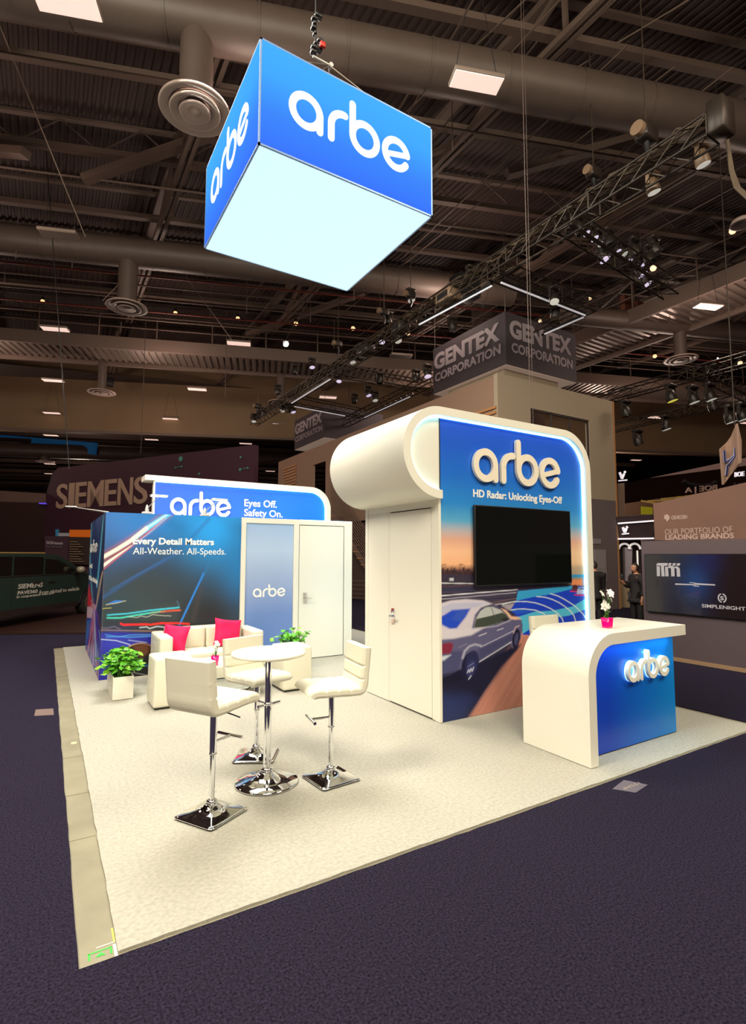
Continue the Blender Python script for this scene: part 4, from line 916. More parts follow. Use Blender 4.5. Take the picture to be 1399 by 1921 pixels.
# round ducts with drops and round diffusers
DIFF = mat('diffuser_paint', RGB(150, 132, 124), .5)
def duct(y0, z, x0, x1, r, drops, label, cat='air duct'):
    t = thing('air_duct', (0, y0, z), label, cat)
    MB().tube((x0, crossy(y0, x0), z), (x1, crossy(y0, x1), z), r, n=32).build('duct_run', DUCTM, t)
    x_ = x0+.7
    while x_ < min(x1, 26):
        p0 = Vector((x_, crossy(y0, x_), z)); s_ = MB(); s_.tube(p0-E1*.02, p0+E1*.02, r+.014, n=28, caps=False); s_.build('joint_ring', DUCTM, t); x_ += 1.55
    for dx, zf in drops:
        c_ = (dx, crossy(y0, dx), 0); MB().tube((c_[0], c_[1], z), (c_[0], c_[1], zf+.05), r*.64, n=24, caps=False).build('drop', DUCTM, t)
        MB().lathe([(.20, zf+.10), (.34, zf+.05), (.62, zf+.03), (.63, zf), (.60, zf-.015), (.47, zf+.015), (.44, zf+.04)], c_, 40).build('diffuser', DIFF, t)
        MB().lathe([(.42, zf+.03), (.45, zf-.03), (.42, zf-.045), (.30, zf+.0), (.28, zf+.03)], c_, 40).build('diffuser_ring', DIFF, t)
        MB().lathe([(.25, zf+.02), (.28, zf-.045), (.24, zf-.06), (.12, zf-.02), (.10, zf-.05), (.001, zf-.055)], c_, 32).build('diffuser_cone', DIFF, t)
    return t
duct(10.13, 11.6, -7, 16.9, .46, [(1.95, 9.85)], 'nearest large round duct crossing over the blue hanging sign, with round diffuser')
# the duct's right end turns down
tt = thing('duct_bend', (16.9, crossy(10.13, 16.9), 11.6), 'large curved duct end bending down at the right upper edge', 'air duct')
MB().path([Vector((16.9, crossy(10.13, 16.9), 11.6)) + E1*(1.1*math.sin(a)) + Vector((0, 0, -1.1*(1-math.cos(a)))) for a in [k*PI/16 for k in range(9)]] , .46, 24).build('bend', DUCTM, tt)
duct(18.97, 11.6, -9, 14.5, .46, [(1.86, 9.75)], 'second large round duct, behind the hanging sign, with round diffuser on a drop')
duct(18.97, 11.0, 16.5, 34, .36, [(21.3, 9.6)], 'far right duct with a round diffuser above the rear truss')
duct(28.6, 12.0, -9, 30, .30, [(1.9, 9.5), (9.8, 9.5)], 'third duct far back with small round diffusers')
duct(46.5, 9.6, -9, 22, .55, [(-.4, 8.8), (9.5, 8.6)], 'distant duct below the tan bulkhead, with diffuser')
b = at_y(905, 560, 12.6)
tag(MB().path([at_d(850, 520, 24), at_d(895, 540, 24), at_d(908, 570, 24), at_d(912, 640, 24)], .6, 20).build('duct_bend', DUCTM), 'short bent duct dropping behind the black sign box', 'air duct')
# boxes slung under the ducts
for (px_, py_, d_, s_, lab) in ((377, 62, 10.2, .42, 'black speaker box hung beneath the nearest duct'), (52, 462, 18.5, .42, 'black box hung on the second duct at the left'), (203, 717, 30, .42, 'small black box hung above the distant diffuser'), (872, 540, 17.5, .7, 'dark box behind the front truss above the black sign')):
    c_ = at_d(px_, py_, d_); h = MB(); h.rbox((c_.x-s_*.62, c_.y-.3, c_.z-s_*.5), (c_.x+s_*.62, c_.y+.3, c_.z+s_*.5), .03, 2); tag(h.build('hung_speaker', BLACK), lab, 'speaker')

# high lamps of the hall on their lattice
def hi_lamp(i, j, lit=True, label=''):
    x_ = -.1+6.15*i; y_ = 15.42-2.25*i+6.75*j; z_ = 10.0
    t = thing('hall_lamp', (x_, y_, z_), label, 'lamp', 'rectangular hall lamps', local=True); t.rotation_euler.z = math.atan(SL)
    MB().rbox((-.46, -.19, .02), (.46, .19, .10), .02, 2).build('housing', mat('lamp_housing', RGB(120, 105, 96), .5), t)
    MB().box((-.44, -.17, .008), (.44, .17, .02)).build('lamp_face', HLED if lit else mat('unlit_face', RGB(120, 106, 98), .5), t)
    for sx in (-.4, .4): MB().tube((sx, 0, .1), (sx*.3, 0, 1.7), .006, n=4).build('cable', BLACK, t)
    return t
col_names = {-1: 'far left column', 0: 'leftmost column, over the van', 1: 'column left of the sign tower', 2: 'column behind the trusses', 3: 'column at the right upper edge', 4: 'right rear column', 5: 'far right column', 6: 'column right of the grey tower', 7: 'farthest right column'}
ordn = ['nearest', 'second', 'third', 'fourth', 'fifth', 'sixth', 'seventh', 'eighth', 'ninth', 'tenth']
for i in range(0, 8):
    cnt = 0
    for j in range(-2, 8):
        x_, y_ = -.1+6.15*i, 15.42-2.25*i+6.75*j
        P_ = np.array([[x_, y_, 10.0]]); dz = (Vector((x_, y_, 10))-CP).dot(FW)
        if dz < 3: continue
        X_, Y_ = proj(P_)
        if not (-20 < X_[0] < 1425 and -30 < Y_[0] < 905): continue
        lit = not ((i == 0 and j in (0,)) or (i == 2 and j == 1))
        if abs((Vector((x_, y_, 0))-Vector((-14, 41.8, 0))).dot(Vector((25.6, 62, 0)).normalized())) < .8: y_ += 0
        if (i, j) in ((1, 0), (2, 0), (2, -1), (4, 0), (4, 1), (5, 0), (5, 1)): continue
        hi_lamp(i, j, lit, '%s %s rectangular hall lamp in the %s' % (ordn[min(cnt, 9)], 'glowing' if lit else 'unlit white', col_names[i])); cnt += 1
SPOTG = mat('warm_point', (1, 1, 1), .5, emit=1.5, ecol=(1, .52, .22)); SPOTC = mat('cool_point', (1, 1, 1), .5, emit=5, ecol=(1, .86, .8))
for k, (px_, py_, d_, warm, s_) in enumerate(((80, 565, 24, 1, .09), (207, 576, 24, 1, .09), (329, 587, 24, 1, .09), (446, 597, 24, 1, .09), (555, 607, 24, 1, .10), (662, 616, 24, 1, .10), (765, 625, 24, 1, .10), (536, 645, 28, 0, .16), (1225, 503, 17, 1, .10), (1107, 559, 19, 1, .08), (1013, 602, 22, 1, .08), (1374, 433, 14, 1, .09), (1228, 668, 26, 1, .10), (1388, 681, 24, 1, .10), (1346, 672, 22, 0, .03))):
    c_ = at_d(px_, py_, d_); t = thing('point_lamp', tuple(c_), 'small bright %s point lamp under the roof, number %d from the left side' % ('amber' if warm else 'white', k+1) if False else ['first amber point lamp at the far left under the roof', 'amber point lamp left of the second diffuser', 'amber point lamp right of the second diffuser', 'amber point lamp above the middle hall lamp', 'amber point lamp below the hanging sign corner', 'amber point lamp above the long front truss', 'amber point lamp nearest the black sign, left of it', 'bright white point lamp below the hanging sign', 'amber point lamp by the cluster of spotlights', 'amber point lamp at the corner of the lit rig', 'amber point lamp above the black sign box', 'amber point lamp by the white dish at the right edge', 'amber point lamp left of the right diffuser', 'amber point lamp above the rear right truss', 'tiny white point lamp above the rear right truss'][k], 'lamp')
    MB().lathe([(.001, -s_), (s_*.7, -s_*.7), (s_, 0), (s_*.7, s_*.6), (.001, s_*.7)], tuple(c_), 10).build('lamp_face', SPOTG if warm else SPOTC, t)
    MB().tube((c_.x, c_.y, c_.z+s_*.6), (c_.x, c_.y, c_.z+s_*2.2), s_*1.1, s_*.5, 10).build('housing', BLACK, t)
# white dish at the right edge
c_ = at_d(1392, 412, 12.5); tag(MB().lathe([(.001, .05), (.12, .04), (.22, -.02), (.26, -.12), (.24, -.12), (.001, -.04)], tuple(c_), 24).build('dish_lamp', DIFF), 'pale dish lamp cut off by the right edge', 'lamp')

# walkways under the roof
COR = mat('corrugated_underside', RGB(132, 118, 110), .35, metal=.5)
def walkway(p0, d, side, length, width, z, label):
    t = thing('catwalk', (p0[0], p0[1], z), label, 'catwalk'); d = Vector(d).normalized(); s_ = Vector(side).normalized(); p0 = Vector((p0[0], p0[1], z))
    for k, off in ((0, 0), (1, width)):
        bmx = MB(); q = p0+s_*off; bmx.bar(q+Vector((0, 0, .1)), q+d*length+Vector((0, 0, .1)), .12, .55); bmx.build('side_beam', HALLM, t)
    n = int(length/.3); vs = []
    for k in range(n):
        for o_, z_ in ((0, 0), (.12, 0), (.15, .06), (.27, .06)):
            a = p0+d*(k*.3+o_)+Vector((0, 0, z_)); vs += [a+s_*.06, a+s_*(width-.06)]
    MB().add(vs, [(2*k, 2*k+1, 2*k+3, 2*k+2) for k in range(4*n-1)]).build('corrugated_deck', COR, t)
    for h in (.85, 1.4): bmx = MB(); bmx.tube(p0+Vector((0, 0, h)), p0+d*length+Vector((0, 0, h)), .03, n=6); bmx.build('rail', HALLM, t)
    for k in range(int(length/2.4)+1): bmx = MB(); bmx.tube(p0+d*k*2.4+Vector((0, 0, .2)), p0+d*k*2.4+Vector((0, 0, 1.42)), .035, n=6); bmx.build('rail_post', HALLM, t)
walkway((-12, crossy(26.1, -12)), E1, N1, 56, 2.3, 11.0, 'long walkway crossing the hall below the roof, left to right')
walkway((18.85, 2), (0, 1, 0), (1, 0, 0), 22, 2.6, 10.9, 'walkway with handrail running back under the roof at the right')
bx = at_d(1172, 575, 21); 
for dx in (0, .9): tag(MB().box((bx.x+dx, bx.y, bx.z-.5), (bx.x+dx+.5, bx.y+.2, bx.z+.5)).build('control_box', mat('rust_box', RGB(96, 52, 36), .6)), ['left', 'right'][dx > 0]+' rusty brown control box fixed by the right walkway', 'control box')

# tan bulkhead wall hanging across the far end, and the darkness beyond
BULK = mat('bulkhead_paint', RGB(118, 96, 72), .7, noise=.06, nscale=.4)
p0 = Vector((-14, 41.8, 9.0)); p1 = Vector((48, 16.2, 9.0)); nb = MB(); dv = (p1-p0).normalized(); nn_ = Vector((-dv.y, dv.x, 0))
nb.add([p0, p1, p1+Vector((0,0,5)), p0+Vector((0,0,5)), p0+nn_*.4, p1+nn_*.4, p1+nn_*.4+Vector((0,0,5)), p0+nn_*.4+Vector((0,0,5))], [(0,1,2,3), (4,7,6,5), (0,4,5,1), (3,2,6,7)])
bw = struct(nb.build('wall_back', BULK)); bw['_w'] = (0, 0, 0)
nb = MB(); nb.bar(p0-nn_*.05+Vector((0,0,.06)), p1-nn_*.05+Vector((0,0,.06)), .14, .16); nb.build('edge_rail', HALLM, bw)
b = MB(); b.add([(-40, 43.5, 12.2), (60, 20, 12.2), (100, 120, 12.2), (-60, 140, 12.2)], [(0, 1, 2, 3)]); struct(b.build('ceiling_rear', HALLD))
for k in range(16):
    y0 = 46+k*3.6; t_ = MB(); zz = 11.4-(k % 3)*.5; t_.bar((-24, crossy(y0, -24), zz), (50, crossy(y0, 50), zz), .22, .35)
    tag(t_.build('rear_roof_beam', HALLM), None, None); o = C.objects[-1]; o.parent = bw
b = MB(); b.box((-60, 92, 0), (80, 92.4, 12.4)); b.box((80, -2, 0), (80.4, 92, 14)); struct(b.build('wall_far', mat('far_wall_paint', RGB(58, 40, 34), .8)))
bl = mat('blue_lit_band', RGB(24, 60, 96), .8, emit=.22, ecol=RGB(26, 84, 130))  # blue light put into the band as a faint glow
c0, c1 = at_d(0, 826, 44), at_d(180, 842, 40); tag(MB().bar(c0, c1, .2, .9).build('blue_band', bl), 'blue-lit band high in the far left background', 'band')

# ------------------------------------------------------------------ lighting trusses over the neighbouring stands
def truss(name_label, p0, p1, w=.36, seg=.42, cat='truss', posts=True):
    p0 = Vector(p0); p1 = Vector(p1); t = thing('lighting_truss', tuple(p0), name_label, cat); d = (p1-p0); L_ = d.length; d.normalize(); s_ = d.cross(Vector((0, 0, 1))).normalized()*w/2; u = Vector((0, 0, w/2))
    cs = [s_+u, -s_+u, -s_-u, s_-u]
    for c_ in cs: MB().tube(p0+c_, p1+c_, .024, n=6).build('chord', TRUSSM, t)
    n = max(2, int(L_/seg)); b = MB()
    for k in range(n):
        a = p0+d*(L_*k/n); e = p0+d*(L_*(k+1)/n)
        for q in range(4):
            c1_, c2_ = cs[q], cs[(q+1) % 4]
            b.tube(a+c1_, (e+c2_) if k % 2 else (e+c2_), .011, n=4, caps=False)
            if k % 5 == 0: b.tube(a+c1_, a+c2_, .016, n=4, caps=False)
    stuff(b.build('lacing', TRUSSB, t))
    return t
ZT = 8.5; TX = 8.68; TX2 = 12.3
truss('long black lighting truss running from upper right to the far small sign', (TX, 3.9, ZT), (TX-.05, 25.6, ZT))
truss('short truss at the rig corner just above the black sign', (TX2, 8.7, ZT+.1), (TX2, 10.6, ZT+.1))
truss('second long truss parallel behind, beyond the black sign box', (TX2, 15.6, ZT), (TX2+.4, 24.6, ZT))
truss('cross truss at the near end, above the spotlight cluster', (TX, 6.75, ZT+.1), (TX2+.9, 7.1, ZT))
truss('cross truss above the nearer corner of the black sign', (TX, 8.75, ZT), (TX2, 8.8, ZT))
truss('cross truss in the middle of the long rig', (TX, 16.8, ZT), (TX2+.1, 16.6, ZT))
truss('farthest cross truss over the small sign box', (TX, 21.0, ZT), (TX2+.3, 21.4, ZT))
truss('rear right truss reaching behind the grey tower', (18.0, 13.6, 7.8), (18.1, 7.0, 7.8)); truss('lower rear right truss beyond the grey tower', (22.6, 15.8, 7.8), (22.2, 8.6, 7.8))
truss('short cross truss at the right edge between rear trusses', (17.9, 8.8, 7.8), (22.4, 9.3, 7.8))
def led_bar(a, c_, label):
    t = thing('led_bar', tuple(a), label, 'light bar', 'white light bars on the rig'); b = MB(); b.bar(a, c_, .035, .03); b.build('lamp_face', LEDW, t); b = MB(); b.bar(Vector(a)+Vector((0,0,.05)), Vector(c_)+Vector((0,0,.05)), .07, .05); b.build('housing', BLACK, t)
led_bar((TX+.15, 8.95, ZT-.28), (TX-.05, 11.6, ZT-.28), 'light bar under the long truss, left of the black sign top')
led_bar((TX+.2, 8.7, ZT-.3), (TX2-.25, 8.76, ZT-.3), 'light bar on the cross truss above the black sign')
led_bar((TX2-.2, 8.85, ZT-.3), (TX2-.22, 10.15, ZT-.3), 'short light bar meeting the rig corner at right')
led_bar((TX-.1, 17.0, ZT-.3), (TX-.1, 20.6, ZT-.3), 'light bar under the far part of the long truss')
led_bar((TX2, 17.2, ZT-.3), (TX2+.1, 21, ZT-.3), 'light bar under the second truss above the small sign')
led_bar((TX+.2, 21.0, ZT-.3), (TX+2.8, 21.2, ZT-.3), 'faint light bar on the farthest cross truss')

LENS = mat('lens_glow', (1, 1, 1), .5, emit=1.0, ecol=RGB(196, 180, 215)); LENSW = mat('lens_pale', (1, 1, 1), .5, emit=.55, ecol=RGB(200, 200, 185)); LENSY = mat('lens_yellow', (1, 1, 1), .5, emit=.9, ecol=RGB(200, 190, 40)); LENSO = mat('lens_dark', (.02, .02, .02), .1)
LAMPB = mat('lamp_body', RGB(40, 33, 30), .4); LAMPG = mat('lamp_body_tan', RGB(120, 98, 78), .4)
def spot(c_, s, lens, label, tilt=(0, 0), body=LAMPB, group='stage spotlights on the rigs'):
    """moving head hanging below c_"""
    t = thing('stage_spotlight', tuple(c_), label, 'spotlight', group); c_ = Vector(c_)
    h = MB(); h.rbox((c_.x-s*.5, c_.y-s*.3, c_.z-s*.25), (c_.x+s*.5, c_.y+s*.3, c_.z), s*.08, 1); h.build('clamp_base', body, t)
    y = MB(); 
    y.bar(c_+Vector((-s*.5, 0, -s*.22)), c_+Vector((s*.5, 0, -s*.22)), s*.2, s*.09)
    for q in (-1, 1): y.bar(c_+Vector((q*s*.46, 0, -s*.2)), c_+Vector((q*s*.46, 0, -s*.95)), s*.09, s*.22)
    y.build('yoke', body, t)
    ax = Vector((math.sin(tilt[0]), math.sin(tilt[1]), -1)).normalized(); m0 = c_+Vector((0, 0, -s*.9))
    b = MB(); b.path([m0-ax*s*.42, m0-ax*s*.38, m0-ax*s*.1, m0+ax*s*.38, m0+ax*s*.42], [s*.2, s*.28, s*.36, s*.40, s*.38], 16); b.build('head', body, t)
    b = MB(); b.tube(m0+ax*s*.42, m0+ax*s*.44, s*.36, n=16); b.build('lens', lens, t); return t
spot(at_d(1314, 268, 9.0), .30, LENSW, 'large moving spotlight with pale lens nearest the upper right', (.3, -.1), LAMPG)
spot(at_d(1222, 322, 9.6), .30, LENSW, 'large moving spotlight with pale lens, second on the near truss', (.3, -.1), LAMPG)
cl = ((1095, 428, .24), (1110, 436, .26), (1122, 444, .28), (1127, 466, .36), (1153, 462, .26), (1166, 466, .26), (1178, 475, .26), (1203, 484, .26), (1199, 500, .32), (1207, 518, .32))
cw = ['leftmost', 'second from left', 'third from left', 'large low', 'middle', 'middle dark', 'small', 'upper right', 'lower right', 'lowest']
for k, (px_, py_, s_) in enumerate(cl): spot(at_d(px_, py_-12, 12.4+k*.12), s_, LENS if k not in (2, 5) else LENSW, '%s violet-white spotlight in the cluster above the rig' % cw[k], (.35, -.5))
for k, (px_, py_, d_) in enumerate(((1068, 408, 12.2), (1085, 412, 12.2), (1140, 438, 12.5), (1188, 455, 12.8), (1215, 470, 13), (1226, 452, 13))):
    spot(at_d(px_, py_-8, d_), .34, LENSO, ['dark unlit lamp at the upper left of the violet cluster', 'second dark unlit lamp above the violet cluster', 'dark unlit lamp over the middle of the violet cluster', 'dark unlit lamp over the right part of the violet cluster', 'dark unlit lamp at the right end of the violet cluster', 'dark lamp raised above the right end of the violet cluster'][k], (.3*(k % 2), -.4))
sp = [(883, 505, 14), (770, 548, 17), (728, 590, 18), (716, 628, 18), (675, 660, 19), (660, 665, 19), (553, 690, 22), (585, 678, 22), (521, 728, 24), (530, 762, 24.5), (540, 763, 24.5), (549, 763, 24.5), (487, 775, 26), (476, 782, 26), (494, 770, 25.5), (636, 705, 22), (712, 705, 20), (745, 625, 18), (780, 700, 18), (801, 690, 17), (848, 600, 16), (1038, 545, 13), (1040, 575, 14), (690, 730, 22), (665, 745, 23), (703, 740, 22)]
for k, (px_, py_, d_) in enumerate(sp):
    spot(at_d(px_, py_-6, d_), .30+.01*(k % 3), [LENSO, LENSW, LENSO, LENS][k % 4], 'small black stage lamp on the rig %s, %s%s' % (['left end', 'lower left part', 'middle part', 'upper part'][0 if px_ < 560 else 1 if px_ < 690 else 2 if px_ < 800 else 3], ordn[k % 10], ' in the first run' if k < 10 else ' in the next run' if k < 20 else ' in the last run'), (.2*(k % 3-1), -.3*(k % 2)))
for k, (px_, py_, d_, l_) in enumerate(((1257, 735, 17, LENSY), (1298, 738, 17, LENSW), (1330, 733, 17, LENSW), (1172, 765, 18, LENSO), (1195, 820, 19, LENSO), (1247, 793, 20, LENSW), (1367, 775, 17, LENSW), (1390, 770, 17, LENSW), (1335, 755, 19, LENSO))):
    spot(at_d(px_, py_-14, d_), .42, l_, ['spotlight with yellow-green lens on the rear right truss', 'pale spotlight right of the yellow-green one', 'tilted pale spotlight, third on the rear right truss', 'dark spotlight next to the grey tower edge', 'dark tilted spotlight under the lower rear truss', 'boxy spotlight above the right background lamp', 'boxy spotlight near the right edge', 'round bright spotlight at the right edge', 'dark stage lamp between the two rear trusses'][k], (.2, -.2), group='stage lamps on the rear right rigs')
# hoists, chains, cable bundles
def hoist(c_, s, label, zt=12.4):
    t = thing('chain_hoist', tuple(c_), label, 'hoist'); MB().rbox((c_.x-s*.5, c_.y-s*.3, c_.z-s*.35), (c_.x+s*.5, c_.y+s*.3, c_.z+s*.35), s*.12, 2).build('motor', LAMPB, t)
    MB().tube((c_.x-s*.5, c_.y, c_.z), (c_.x-s*.72, c_.y, c_.z), s*.3, n=14).build('motor_cap', LAMPG, t); MB().tube((c_.x, c_.y, c_.z), (c_.x, c_.y, zt), .012, n=5).build('chain', TRUSSB, t)
    MB().path([c_+Vector((0, 0, -s*.3)), c_+Vector((.03, 0, -s*.9)), c_+Vector((-.02, 0, -s*1.3))], s*.12, 6).build('chain_bag', BLACK, t)
hoist(at_d(1212, 252, 9.6), .42, 'chain hoist with tan cap above the near truss end'); hoist(at_d(1113, 325, 11), .32, 'chain hoist on the near truss left of the spotlights')
hoist(at_d(634, 645, 19), .3, 'small chain hoist on the long truss, left half', 12.3); hoist(at_d(720, 585, 17.5), .32, 'chain hoist on the long truss near its middle', 12.3); hoist(at_d(484, 762, 25.5), .32, 'chain hoist at the far left end of the long truss', 12.3); hoist(at_d(770, 553, 16.5), .3, 'chain hoist behind the middle of the long truss', 12.3)
b = MB(); r_ = random.Random(2)
for k in range(7):
    pts = []
    for q in range(22): tq = q/21; pts.append(Vector((TX+r_.uniform(-.12, .12), 3.9+tq*9+r_.uniform(-.1, .1), ZT+.2+r_.uniform(-.03, .10)+.05*math.sin(q*1.3+k))))
    b.path(pts, .016, 5)
tag(b.build('cable_bundle', mat('cable_rubber', RGB(74, 60, 44), .6)), 'tangled cable bundle lying along the near end of the long truss', 'cables')
b = MB()
for k in range(5):
    pts = []
    for q in range(34): tq = q/33; pts.append(Vector((TX+r_.uniform(-.12, .12), 13+tq*12+r_.uniform(-.1, .1), ZT+.2+r_.uniform(-.03, .12)+.06*math.sin(q*1.1+k))))
    b.path(pts, .018, 5)
tag(b.build('cable_bundle', mat('cable_rubber', RGB(74, 60, 44), .6)), 'cable bundle lying along the far part of the long truss', 'cables')
for k, (ya, s_) in enumerate(((10.4, .30), (14.6, .26), (12.6, .22))):
    t = thing('control_case', (TX+.05, ya, ZT), ['pale framed control case', 'small dark dimmer case', 'narrow dark connector case'][k]+' strapped to the long truss', 'case'); MB().rbox((TX-.2, ya-s_, ZT-.12), (TX+.2, ya+s_, ZT+.16), .02, 1).build('box', [LAMPG, LAMPB, LAMPB][k], t); MB().box((TX-.205, ya-s_*.7, ZT-.06), (TX-.2, ya+s_*.7, ZT+.10)).build('lid', BLACK, t)
b = MB(); e0 = at_d(1347, 218, 8.9)
for k in range(4):
    pts = [Vector((TX-.05+k*.03, 3.95, ZT+.25)), at_d(1352+k*2, 212, 8.7), at_d(1362+k, 262, 8.6), at_d(1369+k*2, 320, 8.6), at_d(1378+k*3, 352, 8.5), at_d(1399+k*4, 372, 8.4), at_d(1430+k*4, 380, 8.3)]
    b.path(pts, .018, 6)
tag(b.build('cable_drop', mat('cable_rubber', RGB(74, 60, 44), .6)), 'thick cables dropping from the near truss end at the right edge', 'cables')
t = thing('truss_corner', (TX, 3.9, ZT), 'black corner block closing the near end of the long truss', 'truss corner'); MB().rbox((TX-.2, 3.65, ZT-.2), (TX+.2, 3.9, ZT+.35), .03, 1).build('block', TRUSSM, t)
# hanging cables in view
for k, (px_, d_, y1, lab, r0) in enumerate(((995, 8.5, 795, 'long thin cable hanging down in front of the black sign and roof', .006), (1000, 8.6, 795, 'second thin cable close beside it, down to the white tower', .004), (264, 20, 850, 'thin pale cable hanging left of the middle', .010), (130, 16, 880, 'dark bundle of cables hanging at the left', .014), (422, 24, 745, 'thin rod hanging under the roof near the middle', .01))):
    top = at_d(px_ if k != 3 else 70, 0 if k < 2 else 560 if k != 3 else 60, d_); bot = at_d(px_, y1, d_)
    b = MB(); b.tube((bot.x, bot.y, bot.z), (bot.x, bot.y, 13.0) if k != 3 else tuple(top), r0, n=6); tag(b.build('hanging_cable', BLACK if k == 3 else mat('cable_grey', RGB(84, 70, 66), .6)), lab, 'cable')

# ------------------------------------------------------------------ black sign boxes and pale two-storey stand behind
SIGNB = mat('charcoal_cloth', RGB(62, 54, 60), .7); SIGNW = mat('sign_grey_print', RGB(158, 146, 152), .7)
UNDERW = mat('sign_under_glow', RGB(150, 130, 118), .8, emit=.55, ecol=RGB(150, 128, 112))  # light on the underside put into the cloth as a weak glow
def black_sign(x0, x1, y0, y1, z0, z1, label, faces):
    t = thing('hanging_black_sign', ((x0+x1)/2, (y0+y1)/2, z0), label, 'hanging sign')
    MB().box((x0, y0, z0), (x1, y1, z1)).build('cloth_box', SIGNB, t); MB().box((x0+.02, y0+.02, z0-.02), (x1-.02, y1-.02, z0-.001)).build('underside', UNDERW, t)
    H = z1-z0
    if 'x' in faces:
        W = x1-x0
        text(t, 'word', 'GENTEX', quadfn((x0+W*.05, y0-.006, z0+H*.52), (x0+W*.93, y0-.006, z0+H*.52), (x0+W*.05, y0-.006, z0+H*.88), (0, -1, 0)), SIGNW, .045, .004)
        text(t, 'word', 'CORPORATION', quadfn((x0+W*.07, y0-.006, z0+H*.25), (x0+W*.94, y0-.006, z0+H*.25), (x0+W*.07, y0-.006, z0+H*.44), (0, -1, 0)), SIGNW, .035, .004)
    W = y1-y0
    text(t, 'word', 'GENTEX', quadfn((x0-.006, y1-W*.02, z0+H*.50), (x0-.006, y0+W*.07, z0+H*.50), (x0-.006, y1-W*.02, z0+H*.86), (-1, 0, 0)), SIGNW, .045, .004)
    text(t, 'word', 'CORPORATION', quadfn((x0-.006, y1-W*.03, z0+H*.24), (x0-.006, y0+W*.06, z0+H*.24), (x0-.006, y1-W*.03, z0+H*.43), (-1, 0, 0)), SIGNW, .035, .004)
    for xx in (x0+.05, x1-.05):
        for yy in (y0+.05, y1-.05): MB().tube((xx, yy, z1-.02), (xx, yy, 12.3), .01, n=5).build('wire', TRUSSB, t)
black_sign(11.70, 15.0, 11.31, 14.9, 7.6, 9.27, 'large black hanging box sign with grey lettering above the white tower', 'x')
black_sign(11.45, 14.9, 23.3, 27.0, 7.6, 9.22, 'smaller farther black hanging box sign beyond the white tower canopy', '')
STW = mat('stand_beige_paint', RGB(158, 142, 122), .7); STG = mat('stand_grey_paint', RGB(104, 90, 92), .7); STB = mat('stand_side_paint', RGB(140, 112, 94), .7); WOOD = mat('lit_wood_slat', RGB(172, 120, 74), .6)
st = thing('two_storey_stand', (13.5, 15, 0), 'tall beige and grey two-storey stand wall behind the tower, with window opening', 'stand')
FY = 11.0; ZTOP = 7.1; zg = 3.63
def wallx(x0, x1, z0, z1, m, nme='wall_panel'): return MB().box((x0, FY, z0), (x1, FY+.15, z1)).build(nme, m, st)
MB().box((11.9, 11.6, ZTOP-.1), (14.4, 14.3, 7.575)).build('roof_core', STW, st)
wallx(11.0, 12.37, zg, ZTOP, STW); wallx(12.37, 15.15, zg, 4.9, STW); wallx(12.37, 15.15, 6.25, ZTOP, STW); wallx(15.15, 16.45, zg, ZTOP, STW); wallx(11.0, 16.45, 0, zg-.005, STG)
MB().box((16.45, FY-.01, 0), (16.53, FY+.3, ZTOP)).build('edge_trim', WOOD, st)
fr = MB(); 
for xx in (12.37, 13.3, 14.2, 15.12): fr.box((xx, FY+.02, 4.9), (xx+.04, FY+.08, 6.25))
fr.box((12.37, FY+.02, 6.2), (15.15, FY+.08, 6.25)); fr.box((12.37, FY+.02, 4.9), (15.15, FY+.08, 4.95)); fr.build('window_frame', mat('dark_frame', RGB(60, 50, 48), .5), st)
MB().box((12.4, FY+2.2, 4.9), (15.6, FY+2.3, 7.0)).build('inner_wall', mat('inner_brown', RGB(96, 74, 60), .7), st)
# side wall facing left, with an opening and slat screens
def wally(y0, y1, z0, z1, m, nme='wall_panel'): return MB().box((11.0, y0, z0), (11.12, y1, z1)).build(nme, m, st)
wally(11.15, 22.2, 3.2, 7.05, STB); wally(22.2, 23.6, 6.2, 7.05, STB); wally(23.6, 28.2, 3.0, 7.05, STB)
a = at_x(901, 776, 10.97); c_ = at_x(938, 757, 10.97)
for q in range(7): MB().box((10.95, 11.05, 5.15+q*.15), (10.998, 14.6, 5.22+q*.15)).build('slat', WOOD, st)
for q in range(9): MB().box((10.95, 25.6, 5.2+q*.16), (10.998, 27.4, 5.28+q*.16)).build('slat', WOOD, st)
for k, (px0, py0, px1, py1) in enumerate(((1113, 1011, 1127, 1020), (1116, 1031, 1136, 1068), (1119, 1068, 1138, 1091))):
    a = at_y(px0, py1, FY-.02); c_ = at_y(px1, py0, FY-.02); MB().box((a.x, FY-.02, a.z), (c_.x, FY-.001, c_.z)).build('poster', mat('pale_poster', RGB(140, 130, 134), .6), st)
# staircase between, seen in the gap left of the tower
stt = thing('staircase', (10.6, 19.5, 0), 'open brown staircase with slatted railings in the gap beside the tower', 'staircase')
a, c_ = at_x(636, 985, 10.6), at_x(700, 1085, 10.6); RAIL = mat('stair_rail', RGB(106, 84, 74), .5)
dvec = (c_-a); up_ = Vector((0, 0, 1))
for k in range(10): MB().tube(a-dvec*.3+up_*(.18+k*.14), c_+up_*(.18+k*.14), .022, n=6).build('rail', RAIL, stt)
for k in range(11):
    p_ = a-dvec*.2+dvec*(k*.12); MB().box((10.55, p_.y-.18, p_.z-.04), (11.0, p_.y+.18, p_.z)).build('tread', WOOD, stt)
MB().bar(a-dvec*.3, c_, .05, .22).build('stringer', RAIL, stt)
for k in range(5): MB().tube(at_x(655, 1089+k*8, 10.3), at_x(700, 1090+k*8.3, 10.3), .015, n=5).build('rail', RAIL, stt)
MB().box((10.9, 17, 0), (11.0, 26, 3.1)).build('rear_panel', mat('stair_back', RGB(70, 52, 46), .7), stt)

